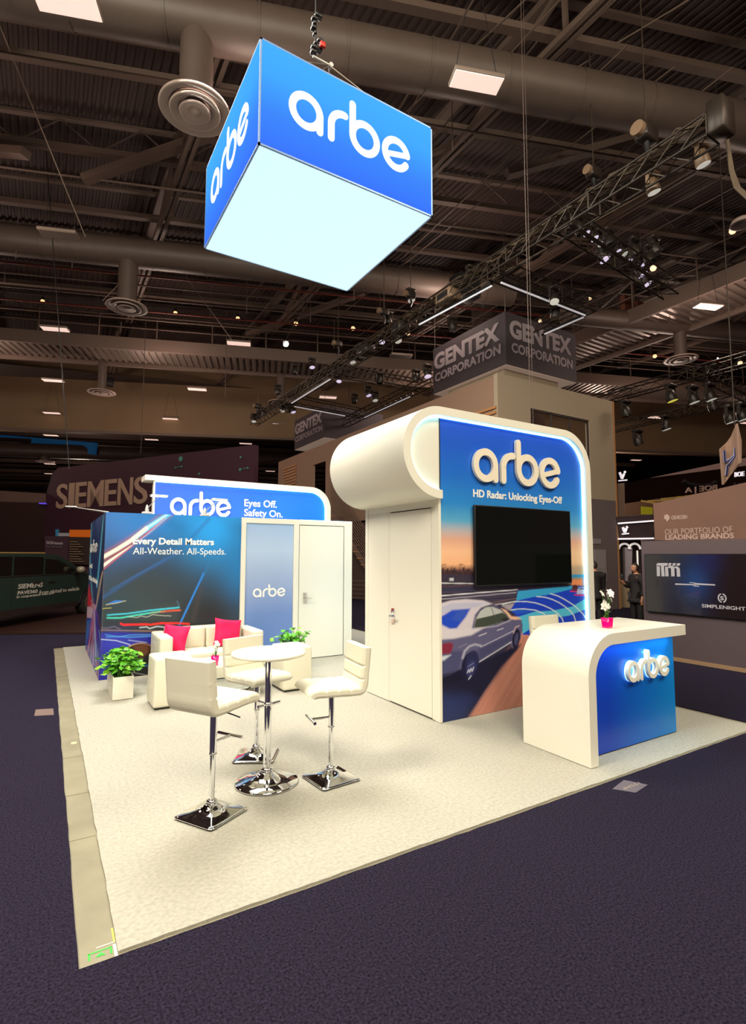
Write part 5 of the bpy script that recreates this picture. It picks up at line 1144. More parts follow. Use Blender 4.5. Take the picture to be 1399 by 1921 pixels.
# ------------------------------------------------------------------ purple letter wall and van at the far left
PURP = mat('plum_cloth', RGB(58, 26, 44), .7); LETB = mat('beige_letter', RGB(172, 142, 124), .6); TEAL = mat('teal_dot', RGB(70, 130, 120), .6)
sw = thing('letter_wall', (2.9, 25.5, 3.0), 'dark plum backdrop wall with big beige capital letters, behind the picture room', 'backdrop wall')
A = Vector((-.12, 30.5, 0)); B_ = Vector((6.62, 19.5, 0)); dw = (B_-A).normalized(); nw = Vector((dw.y, -dw.x, 0)) if Vector((dw.y, -dw.x, 0)).dot(-A) > 0 else Vector((-dw.y, dw.x, 0))
LW = (B_-A).length
def fw(u, v, d): return A + dw*u + Vector((0, 0, v)) + nw*d
MB().prism([(-.1, 2.5), (.0, 4.9), (.35, 5.75), (.8, 6.0), (LW, 6.0), (LW, 2.5)], fw, -.25, 0).build('cloth_panel', PURP, sw)
def onw(px_, py_): p_ = at_pl(px_, py_, A, nw); return (p_-A).dot(dw), p_.z
u0, _ = onw(107, 930); u1, _ = onw(277, 930)
for q, ch in enumerate('SIEMENS'):
    ws = [.145, .07, .135, .19, .135, .165, .145]; tot = sum(ws)+.018*6; us = sum(ws[:q])+.018*q
    a_ = u0+(u1-u0)*us/tot; c_ = u0+(u1-u0)*(us+ws[q])/tot
    text(sw, 'letter', ch, (lambda a_, c_: (lambda u, v, d: fw(a_+(c_-a_)*u, 3.98+1.2*v, d)))(a_, c_), LETB, .012, .04)
for (px_, py_, r_) in ((339.5, 861, .11), (452, 858, .045), (374, 889, .05), (329.5, 877.5, .035), (341, 875.5, .045), (451, 881, .06), (465, 878, .04)):
    u_, v_ = onw(px_, py_); MB().prism([(u_+r_*math.cos(k*PI/6), v_+r_*math.sin(k*PI/6)) for k in range(12)], fw, 0, .03).build('dot', TEAL, sw)
for (a_, c_) in (((329.5, 877.5), (341, 875.5)), ((451, 881), (465, 878))): ua, va = onw(*a_); uc, vc = onw(*c_); MB().tube(fw(ua, va, .02), fw(uc, vc, .02), .015, n=5).build('dot_link', TEAL, sw)
# smaller plum stand under it
ps = thing('plum_kiosk', (1.2, 25, 0), 'low plum kiosk wall with pale text and orange strip behind the van', 'kiosk')
def onq(px_, py_, d): return at_d(px_, py_, d)
def quad_panel(parent, name, pts, d, m, th=.08):
    q = [at_d(x_, y_, d) for x_, y_ in pts]; n_ = (q[1]-q[0]).cross(q[2]-q[0]).normalized(); 
    if n_.dot(q[0]-CP) < 0: n_ = -n_
    k = len(q); mb_ = MB().add(q+[p_+n_*th for p_ in q], [tuple(range(k)), tuple(range(k, 2*k))[::-1]]+[(i, (i+1) % k, k+(i+1) % k, k+i) for i in range(k)]); return mb_.build(name, m, parent)
quad_panel(ps, 'panel', ((84, 1006), (128, 1008), (172, 1008), (172, 1150), (84, 1150)), 21, mat('kiosk_plum', RGB(62, 36, 50), .7))
quad_panel(ps, 'text_panel', ((129, 1008), (172, 1009), (172, 1060), (129, 1058)), 20.8, mat('kiosk_dark', RGB(44, 28, 24), .7))
quad_panel(ps, 'orange_strip', ((130, 994), (172, 994), (172, 1008), (130, 1007)), 20.9, mat('orange_cloth', RGB(226, 110, 20), .6))
quad_panel(ps, 'pale_print', ((108, 1000), (130, 1000), (130, 1006), (108, 1006)), 20.95, mat('pale_print', RGB(150, 150, 160), .6)); quad_panel(ps, 'blue_print', ((104, 993), (109, 993), (109, 1006), (104, 1006)), 20.95, mat('blue_print', RGB(50, 120, 170), .6))
a_, b_, c_ = at_d(87, 1021, 20.95), at_d(118, 1022, 20.95), at_d(87, 1015, 20.95)
text(ps, 'kiosk_text', 'PAVE360 Automotive', quadfn(a_, b_, c_, -FW), SIGNW, .02, .01)
a_, b_, c_ = at_d(87, 1027, 20.95), at_d(117, 1027.5, 20.95), at_d(87, 1023, 20.95)
text(ps, 'kiosk_text', 'from virtual to vehicle', quadfn(a_, b_, c_, -FW), mat('dim_print', RGB(110, 96, 110), .7), 0, .01)
for k in range(9): a_ = at_d(131, 1016+k*4.6, 20.7); b_ = at_d(146+(k*5) % 14, 1016.5+k*4.6, 20.7); MB().bar(a_, b_, .01, .03).build('text_line', mat('dim_tan', RGB(120, 96, 78), .7), ps)
dwall = thing('dark_stand', (-2, 27, 0), 'large dark maroon stand wall behind the van at the left edge', 'stand'); quad_panel(dwall, 'panel', ((-60, 940), (86, 943), (86, 1160), (-60, 1160)), 26, mat('maroon_black', RGB(40, 16, 14), .8), .4)
quad_panel(dwall, 'top_beam', ((-60, 917), (86, 926), (86, 943), (-60, 940)), 26.1, mat('beam_grey', RGB(92, 72, 66), .7), .4); quad_panel(dwall, 'violet_light', ((73, 943), (86, 943.5), (86, 946), (73, 945.5)), 25.9, mat('violet_lamp', (.1, .1, .2), .5, emit=.8, ecol=RGB(90, 60, 230)), .05)

VO = Vector((-.86, 15.26, 0)); VD = Vector((.566, .825, 0)).normalized(); VN = Vector((VD.y, -VD.x, 0))
def vf(u, v, d): return VO + VD*u + Vector((0, 0, v)) + VN*d      # d > 0 toward the camera
VAN = mat('van_green_paint', RGB(32, 44, 39), .3, coat=.3); VDK = mat('van_lower_dark', RGB(38, 30, 28), .4); VGL = mat('van_window', RGB(16, 12, 12), .08, coat=.5); TYRE = mat('tyre', (.015, .013, .012), .7)
vn = thing('van', tuple(VO), 'dark green van with white lettering on its side doors at the left edge', 'van')
body = [(-1.6, .36), (4.15, .36), (4.22, .62), (4.15, .92), (3.62, 1.15), (3.35, 1.24), (2.2, 1.70), (1.9, 1.77), (1.4, 1.80), (-1.3, 1.80), (-1.62, 1.70), (-1.75, 1.1), (-1.72, .45)]
o = MB().prism(body, vf, -1.85, 0).build('body', VAN, vn); bv = o.modifiers.new('soft', 'BEVEL'); bv.width = .05; bv.segments = 3; bv.limit_method = 'ANGLE'; bv.angle_limit = math.radians(40)
MB().prism([(-1.6, .30), (3.0, .30), (3.0, .44), (-1.6, .46)], vf, -.02, .012).build('sill', VDK, vn)
for w_ in ([(-1.5, 1.27), (-1.5, 1.70), (.28, 1.72), (.28, 1.27)], [(.36, 1.27), (.36, 1.72), (1.30, 1.71), (1.42, 1.68), (1.42, 1.27)], [(1.50, 1.27), (1.50, 1.66), (1.98, 1.62), (2.9, 1.29), (2.9, 1.25)]):
    MB().prism(w_, vf, .0, .010).build('window', VGL, vn)
MB().prism([(1.98, 1.66), (2.2, 1.63), (3.42, 1.20), (3.3, 1.17)], vf, .0, .014).build('pillar', VAN, vn)
MB().prism([(2.02, 1.72), (3.42, 1.22), (3.36, 1.25), (2.1, 1.74)], vf, -1.6, -.2).build('windscreen', VGL, vn)
for u_ in (.32, 1.46, 2.98): MB().box((0, 0, 0), (0, 0, 0)); MB().prism([(u_-.006, .46), (u_+.006, .46), (u_+.006, 1.25), (u_-.006, 1.25)], vf, .0, .004).build('door_seam', BLACK, vn)
MB().prism([(-1.6, 1.79), (1.5, 1.79), (1.5, 1.83), (-1.6, 1.82)], vf, -.12, -.02).build('roof_rail', mat('rail_yellow', RGB(190, 150, 90), .3, metal=.5), vn)
MB().prism([(-1.6, 1.235), (3.1, 1.225), (3.1, 1.245), (-1.6, 1.255)], vf, 0, .012).build('belt_line', VDK, vn)
for u_ in (1.18, 1.78): MB().prism([(u_-.13, 1.04), (u_+.13, 1.04), (u_+.13, 1.075), (u_-.13, 1.075)], vf, .0, .03).build('door_handle', VDK, vn)
MB().path([vf(2.75, 1.25, .02), vf(2.75, 1.30, .14)], .03, 6).build('mirror_arm', BLACK, vn); b = MB(); b.lathe([(.001, -.09), (.09, -.07), (.12, 0), (.09, .08), (.001, .1)], tuple(vf(2.75, 1.34, .20)), 12); b.build('mirror', mat('mirror_cap', RGB(120, 110, 96), .3), vn)
for u_ in (3.52,): 
    MB().prism([(u_+.42*math.cos(math.radians(a_)), .36+.42*math.sin(math.radians(a_))) for a_ in range(0, 181, 12)], vf, .0, .008).build('wheel_arch', BLACK, vn)
    t0 = vf(u_, .34, -.20); t1 = vf(u_, .34, .02); w = MB().tube(t0, t1, .34, n=32).build('wheel', TYRE, vn); 
    w['_w'] = tuple(vn['_w']); MB().tube(vf(u_, .34, .015), vf(u_, .34, .03), .21, n=24).build('hub', mat('hub_metal', RGB(110, 106, 96), .3, metal=.6), w)
MB().tube(vf(-.95, .34, -.20), vf(-.95, .34, .02), .34, n=32).build('wheel', TYRE, vn)
def onv(px_, py_): p_ = at_pl(px_, py_, VO, VN); return (p_-VO).dot(VD), p_.z
def vtext(x0, x1, yb, yt, txt, m, bold): 
    ua, va = onv(x0, yb); ub, vb = onv(x1, yb); _, vt = onv(x0, yt); vt0 = va
    text(vn, 'side_lettering', txt, lambda u, v, d: vf(ua+(ub-ua)*u, vt0+(vt-vt0)*v, .006+d), m, bold, .004, shear=.02)
VT = mat('van_lettering', RGB(170, 160, 150), .6)
vtext(33, 79, 1105, 1096, 'SIEMENS', VT, .015); vtext(32, 69, 1116, 1109, 'PAVE360', VT, .015); vtext(72, 147, 1115.5, 1108, 'from virtual to vehicle', VT, 0); vtext(30, 100, 1124, 1117.5, 'In cooperation with IAV', VT, 0)
pf = [at_z(-260, 1192, 0), at_z(0, 1191, 0), at_z(172, 1189, 0)]; plat = pf + [Vector((5, 22, 0)), Vector((-8, 26, 0))]
b = MB(); n = len(plat); b.add([Vector((p_.x, p_.y, .004)) for p_ in plat]+[Vector((p_.x, p_.y, .03)) for p_ in plat], [tuple(range(n, 2*n))]+[(i, (i+1) % n, n+(i+1) % n, n+i) for i in range(n)])
tag(b.build('platform', mat('maroon_platform', RGB(46, 26, 22), .35)), 'dark glossy display platform under the van', 'platform')
for o in vn.children: pass

# ------------------------------------------------------------------ right side: screens and portfolio wall
GW = mat('grey_stand_wall', RGB(84, 70, 74), .7); XG = 9.1
sc = thing('grey_screen_wall', (XG, 3.5, 0), 'low grey stand wall at the right carrying a large dark screen', 'stand wall')
MB().box((XG, -1.5, .06), (XG+.25, 5.60, 2.02)).build('wall_panel', GW, sc); MB().box((XG-.02, -1.5, 0), (XG+.25, 5.60, .06)).build('plinth', mat('plinth_tan', RGB(150, 120, 90), .6), sc)
MB().box((XG+.001, 5.60, 0), (XG+.9, 5.62, 2.05)).build('wall_return', GW, sc)
scr = thing('advert_screen', (XG, 4.0, .79), 'large dark advertising screen with blue glow and two white logos', 'screen')
def paint_screen(P, X, Y):
    s = Paint(X, Y, lin((24, 8, 10))); g = lambda cx, cy, rx, ry: np.exp(-(((X-cx)/rx)**2+((Y-cy)/ry)**2))
    s.mix(.75*g(1305, 1085, 34, 62), (22, 42, 84)); s.mix(.85*g(1303, 1092, 22, 26), (30, 66, 116)); s.mix(.5*g(1330, 1050, 24, 24), (30, 34, 92)); return s.c
SCM = mat_attr('screen_picture', .15, .3, emit=.8)
grid_print('screen_face', scr, lambda u, v: (XG-.045, 5.53-(4.6)*u, .80+.985*v), 90, 30, paint_screen, SCM)
MB().box((XG-.04, .90, .79), (XG-.002, 5.545, 1.795)).build('housing', BLACK, scr)
SW_ = mat('screen_white', (.1, .1, .1), .5, emit=.75, ecol=RGB(180, 168, 165))
XS = XG-.048
def sx(px_, py_): p_ = at_x(px_, py_, XS); return p_.y, p_.z
def sframe(u, v, d): return Vector((XS-d, u, v))
def spoly(pts, name='logo_piece'):
    MB().prism([sx(*p_) for p_ in pts], sframe, 0, .004).build(name, SW_, scr)
def z2(x_, y_): return (1190+x_/6.694, 930+y_/6.694)
for pts in (((278, 884), (318, 884), (320, 1010), (282, 1010)), ((278, 862), (290, 845), (418, 845), (410, 880), (370, 880), (378, 1012), (340, 1012), (332, 878), (272, 876)), ((385, 890), (420, 892), (428, 1012), (388, 1012)), ((425, 880), (480, 880), (500, 900), (504, 1012), (462, 1012), (458, 912), (425, 905)), ((505, 885), (545, 890), (568, 915), (574, 1016), (534, 1016), (528, 915), (500, 905)),
            ((432, 845), (466, 845), (456, 876), (422, 876)), ((484, 847), (520, 847), (510, 877), (474, 877)), ((536, 848), (576, 848), (566, 878), (526, 878)), ((510, 1100), (740, 1110), (770, 1125), (510, 1118)), ((745, 1095), (1012, 1112), (1012, 1128), (760, 1118)), ((690, 1086), (765, 1092), (770, 1102), (690, 1094)), ((735, 1126), (800, 1130), (815, 1142), (745, 1136))):
    spoly([z2(*p_) for p_ in pts])
cy_, cz_ = sx(*z2(1100, 1285)); ry_ = abs(sx(*z2(1150, 1285))[0]-cy_); rz_ = abs(sx(*z2(1100, 1340))[1]-cz_)
for a0, a1 in ((100, 255), (-80, 75)):
    L_, R_ = offset2([(cy_+ry_*.95*math.cos(math.radians(a0+(a1-a0)*k/16)), cz_+rz_*.95*math.sin(math.radians(a0+(a1-a0)*k/16))) for k in range(17)], .018); MB().ribbon(L_, R_, sframe, 0, .004).build('logo_ring', SW_, scr)
def stext(x0, x1, yb, yt, txt, bold):
    ya, za = sx(x0, yb); yb_, _ = sx(x1, yb); _, zt = sx(x0, yt); text(scr, 'screen_text', txt, lambda u, v, d: Vector((XS-d, ya+(yb_-ya)*u, za+(zt-za)*v)), SW_, bold, .004)
a_, b_ = z2(1078, 1312), z2(1122, 1260); stext(a_[0], b_[0], a_[1], b_[1], 'S', .03)
a_, b_ = z2(846, 1402), z2(1392, 1358); stext(a_[0], b_[0], a_[1], b_[1], 'SIMPLENIGHT', .012)

BRN = mat('brown_gradient_wall', RGB(112, 80, 68), .7, noise=.12, nscale=.6); XP = 12.0
pw = thing('portfolio_wall', (XP, 5.5, 2), 'brown stand wall lettered about a brand portfolio, above the grey screen wall', 'stand wall')
pts = [(7.075, 1.2), (7.075, 2.975), (5.13, 3.247), (2.5, 3.6), (2.5, 1.2)]
MB().prism(pts, lambda u, v, d: Vector((XP+d, u, v)), 0, .2).build('wall_panel', BRN, pw); MB().box((XP+.02, 2.6, 0), (XP+.18, 7.0, 1.2)).build('wall_base', BRN, pw)
PT = mat('portfolio_lettering', RGB(176, 150, 140), .7)
def ptext(x0, x1, yb, yt, txt, bold, m=PT):
    p_, q_, r_ = at_x(x0, yb, XP-.005), at_x(x1, yb, XP-.005), at_x(x0, yt, XP-.005); text(pw, 'wall_lettering', txt, lambda u, v, d: Vector((XP-.005-d, p_.y+(q_.y-p_.y)*u, p_.z+(r_.z-p_.z)*v)), m, bold, .004)
ptext(1247, 1374, 1003, 992.5, 'OUR PORTFOLIO OF', .0); ptext(1248, 1377, 1013, 1003.5, 'LEADING BRANDS', .03); ptext(1259, 1289, 975, 967.5, 'OSHKOSH', .03)
h_ = [at_x(x_, y_, XP-.005) for x_, y_ in ((1246, 967), (1251, 964.5), (1256, 969), (1256, 974), (1251, 979), (1249, 974), (1246, 974))]
MB().prism([(p_.y, p_.z) for p_ in h_], lambda u, v, d: Vector((XP-.005-d, u, v)), 0, .01).build('wall_logo', PT, pw)
q_ = thing('pale_board', (16, 6, 3), 'pale mauve board showing above the brown portfolio wall', 'board'); quad_panel(q_, 'panel', ((1324, 924), (1440, 900), (1440, 990), (1324, 990)), 17, mat('mauve_board', RGB(104, 88, 96), .7), .1)
for x_ in (1382, 1391): a_ = at_d(x_-4, 905, 16.9); b_ = at_d(x_, 938, 16.9); MB().bar(a_, b_, .04, .04).build('board_strut', BLACK, q_)

# curved hanging emblem board at the right edge
hs = thing('hanging_emblem_board', tuple(at_d(1375, 850, 11)), 'curved beige hanging board with a dark and blue emblem at the right edge', 'hanging sign')
def qcurve(px_, py_, dd=0): f = (px_-1350)/40; return at_d(px_, py_, 11.3-.5*f+.25*math.sin(PI*min(max(f, 0), 1))-dd)
L_ = [(1382, 793), (1377, 812), (1368, 826), (1352, 842), (1351.5, 860)]; 
top = [(1352, 842), (1360, 835), (1367, 828), (1374, 818), (1379, 806), (1383, 794)]; bot = [(1357, 909), (1362, 903), (1369, 893), (1376, 884), (1382, 877), (1389, 869)]
top[-1] = (1384, 794); tr = [(1386, 806), (1389, 830)]
vs = []; 
for k in range(6): vs += [qcurve(*top[k]), qcurve(*bot[k])]
b = MB(); b.add(vs+[v+FW*.06 for v in vs], [(2*k, 2*k+1, 2*k+3, 2*k+2) for k in range(5)]+[(12+2*k, 12+2*k+2, 12+2*k+3, 12+2*k+1) for k in range(5)]+[(0, 12, 13, 1), (10, 11, 23, 22)]+[(2*k, 2*k+2, 14+2*k, 12+2*k) for k in range(5)]+[(2*k+1, 13+2*k, 15+2*k, 2*k+3) for k in range(5)], False); b.build('board', mat('beige_board', RGB(152, 122, 104), .7), hs)
b = MB(); b.add([qcurve(*p_, .02) for p_ in ((1385, 800), (1391, 826), (1391, 866), (1389, 868), (1384, 797))], [(0, 1, 2, 3, 4)]); b.build('board_edge', mat('beige_board', RGB(152, 122, 104), .7), hs)
NAV = mat('emblem_dark', RGB(40, 34, 40), .5); EB = mat('emblem_blue', RGB(60, 90, 190), .5, emit=.25, ecol=RGB(80, 120, 230)); EW = mat('emblem_white', RGB(200, 195, 205), .5)
for m_, w_, dd in ((EW, 5.5, .03), (EB, 4.2, .04), (NAV, 3.0, .05)):
    for pts in (((1358, 845), (1359, 862), (1361, 868)), ((1378, 840), (1379, 856), (1370, 868), (1364, 874), (1362, 892)), ((1361, 866), (1370, 862), (1379, 852))):
        b = MB(); sgn = w_*.011; b.path([qcurve(*p_, dd) for p_ in pts], sgn*.5, 5); b.build('emblem_stroke', m_, hs)
MB().tube(at_d(1378, 800, 11.2), Vector((at_d(1378, 800, 11.2).x, at_d(1378, 800, 11.2).y, 12.3)), .012, n=5).build('wire', TRUSSM, hs)

# glowing mark signs and stands far right
GLW = mat('glow_white', (1, 1, 1), .5, emit=.9, ecol=RGB(200, 190, 205)); GLD = mat('glow_dim', (1, 1, 1), .5, emit=.45, ecol=RGB(200, 190, 190)); DARKW = mat('dark_stand_wall', RGB(50, 34, 36), .7)
def vmark(parent, px_, py_, s_, d_):
    for a_, b_ in (((-.5, .6), (-.05, -.6)), ((-.05, -.6), (.35, .35))): MB().bar(at_d(px_+a_[0]*s_, py_-a_[1]*s_, d_), at_d(px_+b_[0]*s_, py_-b_[1]*s_, d_), .05, .07).build('mark', GLW, parent)
    MB().bar(at_d(px_+.35*s_, py_-.55*s_, d_), at_d(px_+.62*s_, py_-.75*s_, d_), .05, .07).build('mark', GLW, parent)
    MB().bar(at_d(px_-.7*s_, py_+s_, d_), at_d(px_+.9*s_, py_+.85*s_, d_), .05, .04).build('mark_line', GLW, parent)
m1 = thing('check_mark_tower', tuple(at_d(1165, 940, 19)), 'pale column with glowing check-like mark right of the grey tower', 'column sign')
quad_panel(m1, 'column', ((1159, 907), (1171, 906), (1173, 1000), (1161, 1000)), 19.1, mat('column_tan', RGB(128, 106, 92), .7), .3); vmark(m1, 1167, 892, 10, 19)
m2 = thing('dark_fascia_stand', tuple(at_d(1190, 1000, 18)), 'dark stand front with glowing edge lines and a lit mark, right of the grey tower', 'stand')
quad_panel(m2, 'fascia', ((1150, 970), (1226, 965), (1226, 1014), (1150, 1016)), 18, DARKW, .3)
for y0_, y1_ in ((982, 977), (1011, 1010)): MB().bar(at_d(1159, y0_, 17.9), at_d(1226, y1_, 17.9), .05, .05).build('edge_light', GLW, m2)
vmark(m2, 1172, 994, 8, 17.9)
quad_panel(m2, 'inner_wall', ((1150, 1016), (1226, 1014), (1226, 1160), (1150, 1160)), 18.6, mat('dark_inner', RGB(44, 32, 34), .8), .1)
quad_panel(m2, 'white_display', ((1172, 1027), (1186, 1027), (1184, 1100), (1173, 1100)), 18.3, mat('display_white', RGB(150, 140, 148), .6), .2)
quad_panel(m2, 'tan_floor_panel', ((1164, 1095), (1180, 1090), (1182, 1165), (1166, 1165)), 18.2, mat('tan_panel', RGB(150, 130, 104), .7), .05)
for c0_ in (1171, 1190):
    MB().path([at_d(c0_+11*math.cos(math.radians(a_)), 1032-11*math.sin(math.radians(a_))*1.1, 18.2) for a_ in range(10, 171, 16)], .04, 6).build('arch', GLD, m2)
MB().bar(at_d(1195, 1033, 18.1), at_d(1196, 1062, 18.1), .05, .05).build('post_light', GLD, m2)
yl = thing('yellow_lit_stand', tuple(at_d(1260, 945, 40)), 'distant yellow-lit open stand high behind the brown wall', 'stand')
YL = mat('yellow_lit_fabric', RGB(120, 100, 40), .7, emit=.35, ecol=RGB(170, 130, 70)); YG = mat('yellow_green_fabric', RGB(120, 120, 20), .7, emit=.4, ecol=RGB(140, 130, 20))  # the stand's yellow light is put into its panels as emission
quad_panel(yl, 'back_panel', ((1172, 945), (1240, 935), (1324, 925), (1324, 975), (1172, 975)), 41, mat('dim_brown_panel', RGB(92, 66, 52), .8, emit=.12, ecol=RGB(120, 90, 60)), .3)  # back panel carries a little of that warm light as glow
quad_panel(yl, 'panel', ((1203, 938), (1245, 945), (1245, 948), (1203, 941)), 40, YL); quad_panel(yl, 'panel', ((1203, 950), (1224, 952), (1224, 965), (1203, 965)), 40, YG); quad_panel(yl, 'pillar', ((1271, 931), (1281, 931), (1281, 946), (1271, 946)), 39.8, YG)
for k, (x0_, x1_, y_) in enumerate(((1215, 1320, 938), (1225, 1270, 943), (1285, 1322, 929), (1240, 1300, 934))): MB().bar(at_d(x0_, y_+2, 39.5), at_d(x1_, y_-3, 39.5), .1, .10).build('light_line', YL, yl)
bs = thing('mirrored_ring_sign', tuple(at_d(1310, 920, 28)), 'dark hanging ring truss with pale lettering read from behind', 'hanging sign')
MB().path([at_d(x_, y_, 28) for x_, y_ in ((1282, 902), (1290, 908), (1312, 912), (1332, 910), (1343, 904))], .12, 6).build('ring', BLACK, bs)
a_, b_, c_ = at_d(1284, 928, 27.8), at_d(1344, 922, 27.8), at_d(1284, 915, 27.8); text(bs, 'lettering', 'BOE | A', quadfn(a_, b_, c_, -FW), PT, .02, .05, flip=True)
b2 = thing('glowing_ring_sign', tuple(at_d(1385, 888, 24)), 'small glowing white letters by the emblem board at the right edge', 'hanging sign'); a_, b_, c_ = at_d(1377, 895, 24), at_d(1395, 893, 24), at_d(1377, 886, 24); text(b2, 'lettering', 'BOE', quadfn(a_, b_, c_, -FW), GLW, .03, .05)

# ------------------------------------------------------------------ people far right
SKIN = mat('skin', RGB(168, 118, 92), .55); HAIR = mat('dark_hair', RGB(30, 20, 18), .6); JACKET = mat('black_jacket', RGB(20, 14, 16), .8); TROUS = mat('black_trousers', RGB(16, 12, 14), .8); BAGM = mat('tan_bag_leather', RGB(150, 104, 58), .5)
def skinned(name, m, J, E_, R_, parent, root=0, sub=1):
    me = bpy.data.meshes.new(name); me.from_pydata([Vector(p_) for p_ in J], E_, []); me.materials.append(m); o = bpy.data.objects.new(name, me); C.objects.link(o); o.parent = parent
    sk = o.modifiers.new('skin', 'SKIN'); sk.use_smooth_shade = True
    for i, r0 in enumerate(R_):
        v = me.skin_vertices[0].data[i]; v.radius = (r0, r0) if not isinstance(r0, tuple) else r0; v.use_root = (i == root)
    sb = o.modifiers.new('sub', 'SUBSURF'); sb.levels = sub; sb.render_levels = sub; return o
def person(loc, rz, h, label, raised=True, bag=True):
    """faces +x, h standing height"""
    t = thing('person', loc, label, 'person', local=True, rz=rz); k = h/1.68
    S_ = lambda p_: (p_[0]*k, p_[1]*k, p_[2]*k)
    J = [(0, 0, .93), (0, 0, 1.10), (0, 0, 1.28), (0, 0, 1.40), (.01, 0, 1.47), (.03, 0, 1.53),
         (0, .17, 1.37), (-.02, .22, 1.10), (.06, .20, .86), (0, -.17, 1.37), (.04, -.23, 1.12)] + ([(.25, -.16, 1.22)] if raised else [(.08, -.21, .87)])
    J += [(0, .10, .88), (.02, .10, .48), (-.02, .10, .09), (.10, .11, .04), (0, -.10, .88), (.02, -.10, .48), (-.02, -.10, .09), (.10, -.11, .04)]
    E_ = [(0, 1), (1, 2), (2, 3), (3, 4), (4, 5), (3, 6), (6, 7), (7, 8), (3, 9), (9, 10), (10, 11), (0, 12), (12, 13), (13, 14), (14, 15), (0, 16), (16, 17), (17, 18), (18, 19)]
    R_ = [.10, .09, .10, .08, .05, .048, .04, .034, .026, .04, .034, .026, .085, .055, .04, .035, .085, .055, .04, .035]
    # hands: palm and five fingers each
    for w_, base in ((8, (.06, .20, .86)), (11, J[11])):
        pd = Vector((0, 0, -1)) if w_ == 8 or not raised else Vector((.7, 0, .7)); sd = Vector((1, 0, 0)) if w_ == 8 or not raised else Vector((-.6, 0, .6)).normalized()
        pi_ = len(J); J.append(tuple(Vector(base)+pd*.07)); E_.append((w_, pi_)); R_.append(.024)
        for f, (o_, l_) in enumerate(((-.026, .062), (-.009, .075), (.009, .072), (.026, .056), (.04, .045))):
            q0 = Vector(base)+pd*(.10 if f < 4 else .05)+sd*o_; q1 = q0+pd*l_*.55+sd*(.012 if f == 4 else 0); q2 = q1+(pd*.6+Vector((0, .5 if w_ == 11 else -.5, 0))).normalized()*l_*.5
            a = len(J); J += [tuple(q0), tuple(q1), tuple(q2)]; E_ += [(pi_, a), (a, a+1), (a+1, a+2)]; R_ += [.009, .0085, .007]
    o = skinned('body', SKIN, [S_(p_) for p_ in J], E_, [r0*k for r0 in R_], t)
    # head with face
    b = MB(); hc = Vector((.045, 0, 1.60))*k; hs_ = 1; n, m_ = 14, 18; vs = []; fs = []
    for i in range(n+1):
        th = PI*i/n
        for j in range(m_):
            ph = 2*PI*j/m_; x_, y_, z_ = math.sin(th)*math.cos(ph), math.sin(th)*math.sin(ph), math.cos(th); rx, ry_2, rz_2 = .095*k, .075*k, .118*k
            w = 1-.22*max(0, -z_)**1.5
            px_ = x_*rx*w; 
            if x_ > .85 and abs(y_) < .3 and -.35 < z_ < .15: px_ += .022*(1-abs(y_)/.3)*(1-abs(z_+.12)/.35)
            if x_ > .7 and .12 < z_ < .32 and .2 < abs(y_) < .6: px_ -= .008
            vs.append(hc+Vector((px_+(.01 if z_ < -.4 and x_ > 0 else 0), y_*ry_2*w, z_*rz_2))*hs_)
    for i in range(n):
        for j in range(m_): fs.append((i*m_+j, i*m_+(j+1) % m_, (i+1)*m_+(j+1) % m_, (i+1)*m_+j))
    b.add(vs, fs, True); b.build('head', SKIN, t)
    ey = MB()
    for sgn in (-1, 1): ey.rbox(tuple(hc+Vector((.078, sgn*.03-.012, .012))*hs_), tuple(hc+Vector((.088, sgn*.03+.012, .024))*hs_), .003, 1)
    stuff(ey.build('eyes', HAIR, t)); MB().rbox(tuple(hc+Vector((.078, -.022, -.062))*hs_), tuple(hc+Vector((.090, .022, -.052))*hs_), .003, 1).build('mouth', mat('lips', RGB(130, 70, 62), .5), t)
    b = MB(); vs2 = []
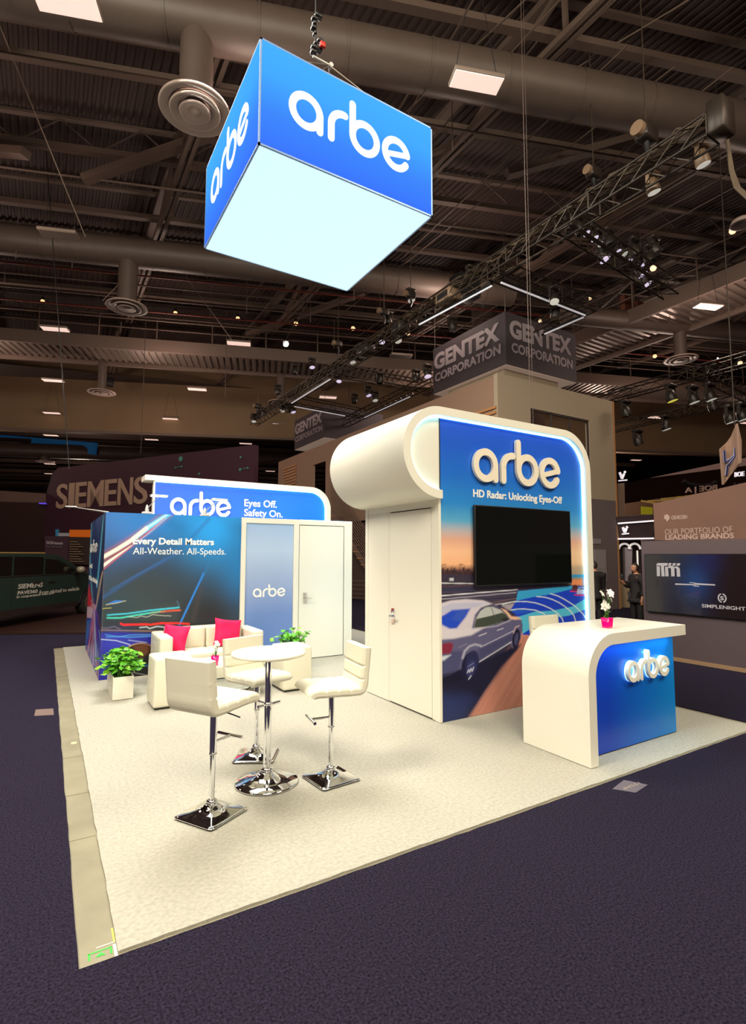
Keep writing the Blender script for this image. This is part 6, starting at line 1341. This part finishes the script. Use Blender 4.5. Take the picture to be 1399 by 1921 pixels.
    for i in range(0, 10):
        th = PI*i/n
        for j in range(m_):
            ph = 2*PI*j/m_; x_, y_, z_ = math.sin(th)*math.cos(ph), math.sin(th)*math.sin(ph), math.cos(th); f = 1.12 if (x_ < .35 or z_ > .55) else .90
            vs2.append(hc+Vector((x_*.095*f-.006, y_*.075*f, z_*.118*f))*k)
    b.add(vs2, [(i*m_+j, i*m_+(j+1) % m_, (i+1)*m_+(j+1) % m_, (i+1)*m_+j) for i in range(9) for j in range(m_)], True); b.build('hair', HAIR, t)
    JJ = J[:4]+[(.005, 0, 1.455)]+J[6:8]+[(J[8][0]*.9, J[8][1], J[8][2]+.04)]+J[9:11]+[tuple(Vector(J[10]).lerp(Vector(J[11]), .85))]+[(0, 0, .80)]
    skinned('jacket', JACKET, [S_(p_) for p_ in JJ], [(0, 1), (1, 2), (2, 3), (3, 4), (3, 5), (5, 6), (6, 7), (3, 8), (8, 9), (9, 10), (0, 11)], [r0*k for r0 in (.165, .15, .165, .15, .085, .10, .072, .052, .10, .072, .052, .175)], t)
    TJ = [(0, 0, .90)]+J[12:15]+J[16:19]; skinned('trousers', TROUS, [S_(p_) for p_ in TJ], [(0, 1), (1, 2), (2, 3), (0, 4), (4, 5), (5, 6)], [r0*k for r0 in (.14, .105, .075, .06, .105, .075, .06)], t)
    if bag:
        MB().path([S_(p_) for p_ in ((.10, .10, 1.36), (.0, .12, 1.45), (-.13, .06, 1.36), (-.17, -.06, 1.18), (-.15, -.17, 1.0))], .017*k, 6).build('bag_strap', BAGM, t)
        MB().rbox(S_((-.26, -.24, .78)), S_((-.15, .02, 1.04)), .03, 2).build('bag', BAGM, t)
        h_ = Vector(J[11])+Vector((.09, .02, .10)) if raised else None
        if h_ is not None: MB().rbox(S_((h_.x-.006, h_.y-.04, h_.z-.02)), S_((h_.x+.006, h_.y+.04, h_.z+.13)), .004, 1).build('phone', BLACK, t)
    return t
pp_ = at_d(1194, 1100, 12.2); person((pp_.x, pp_.y, .0), math.radians(168), 1.56, 'person in black jacket with tan shoulder bag, raising a phone beside the screen wall')
pp_ = at_d(1116, 1100, 13.0); person((pp_.x, pp_.y, .0), math.radians(60), 1.60, 'person in dark coat half hidden behind the white tower edge', raised=False, bag=False)
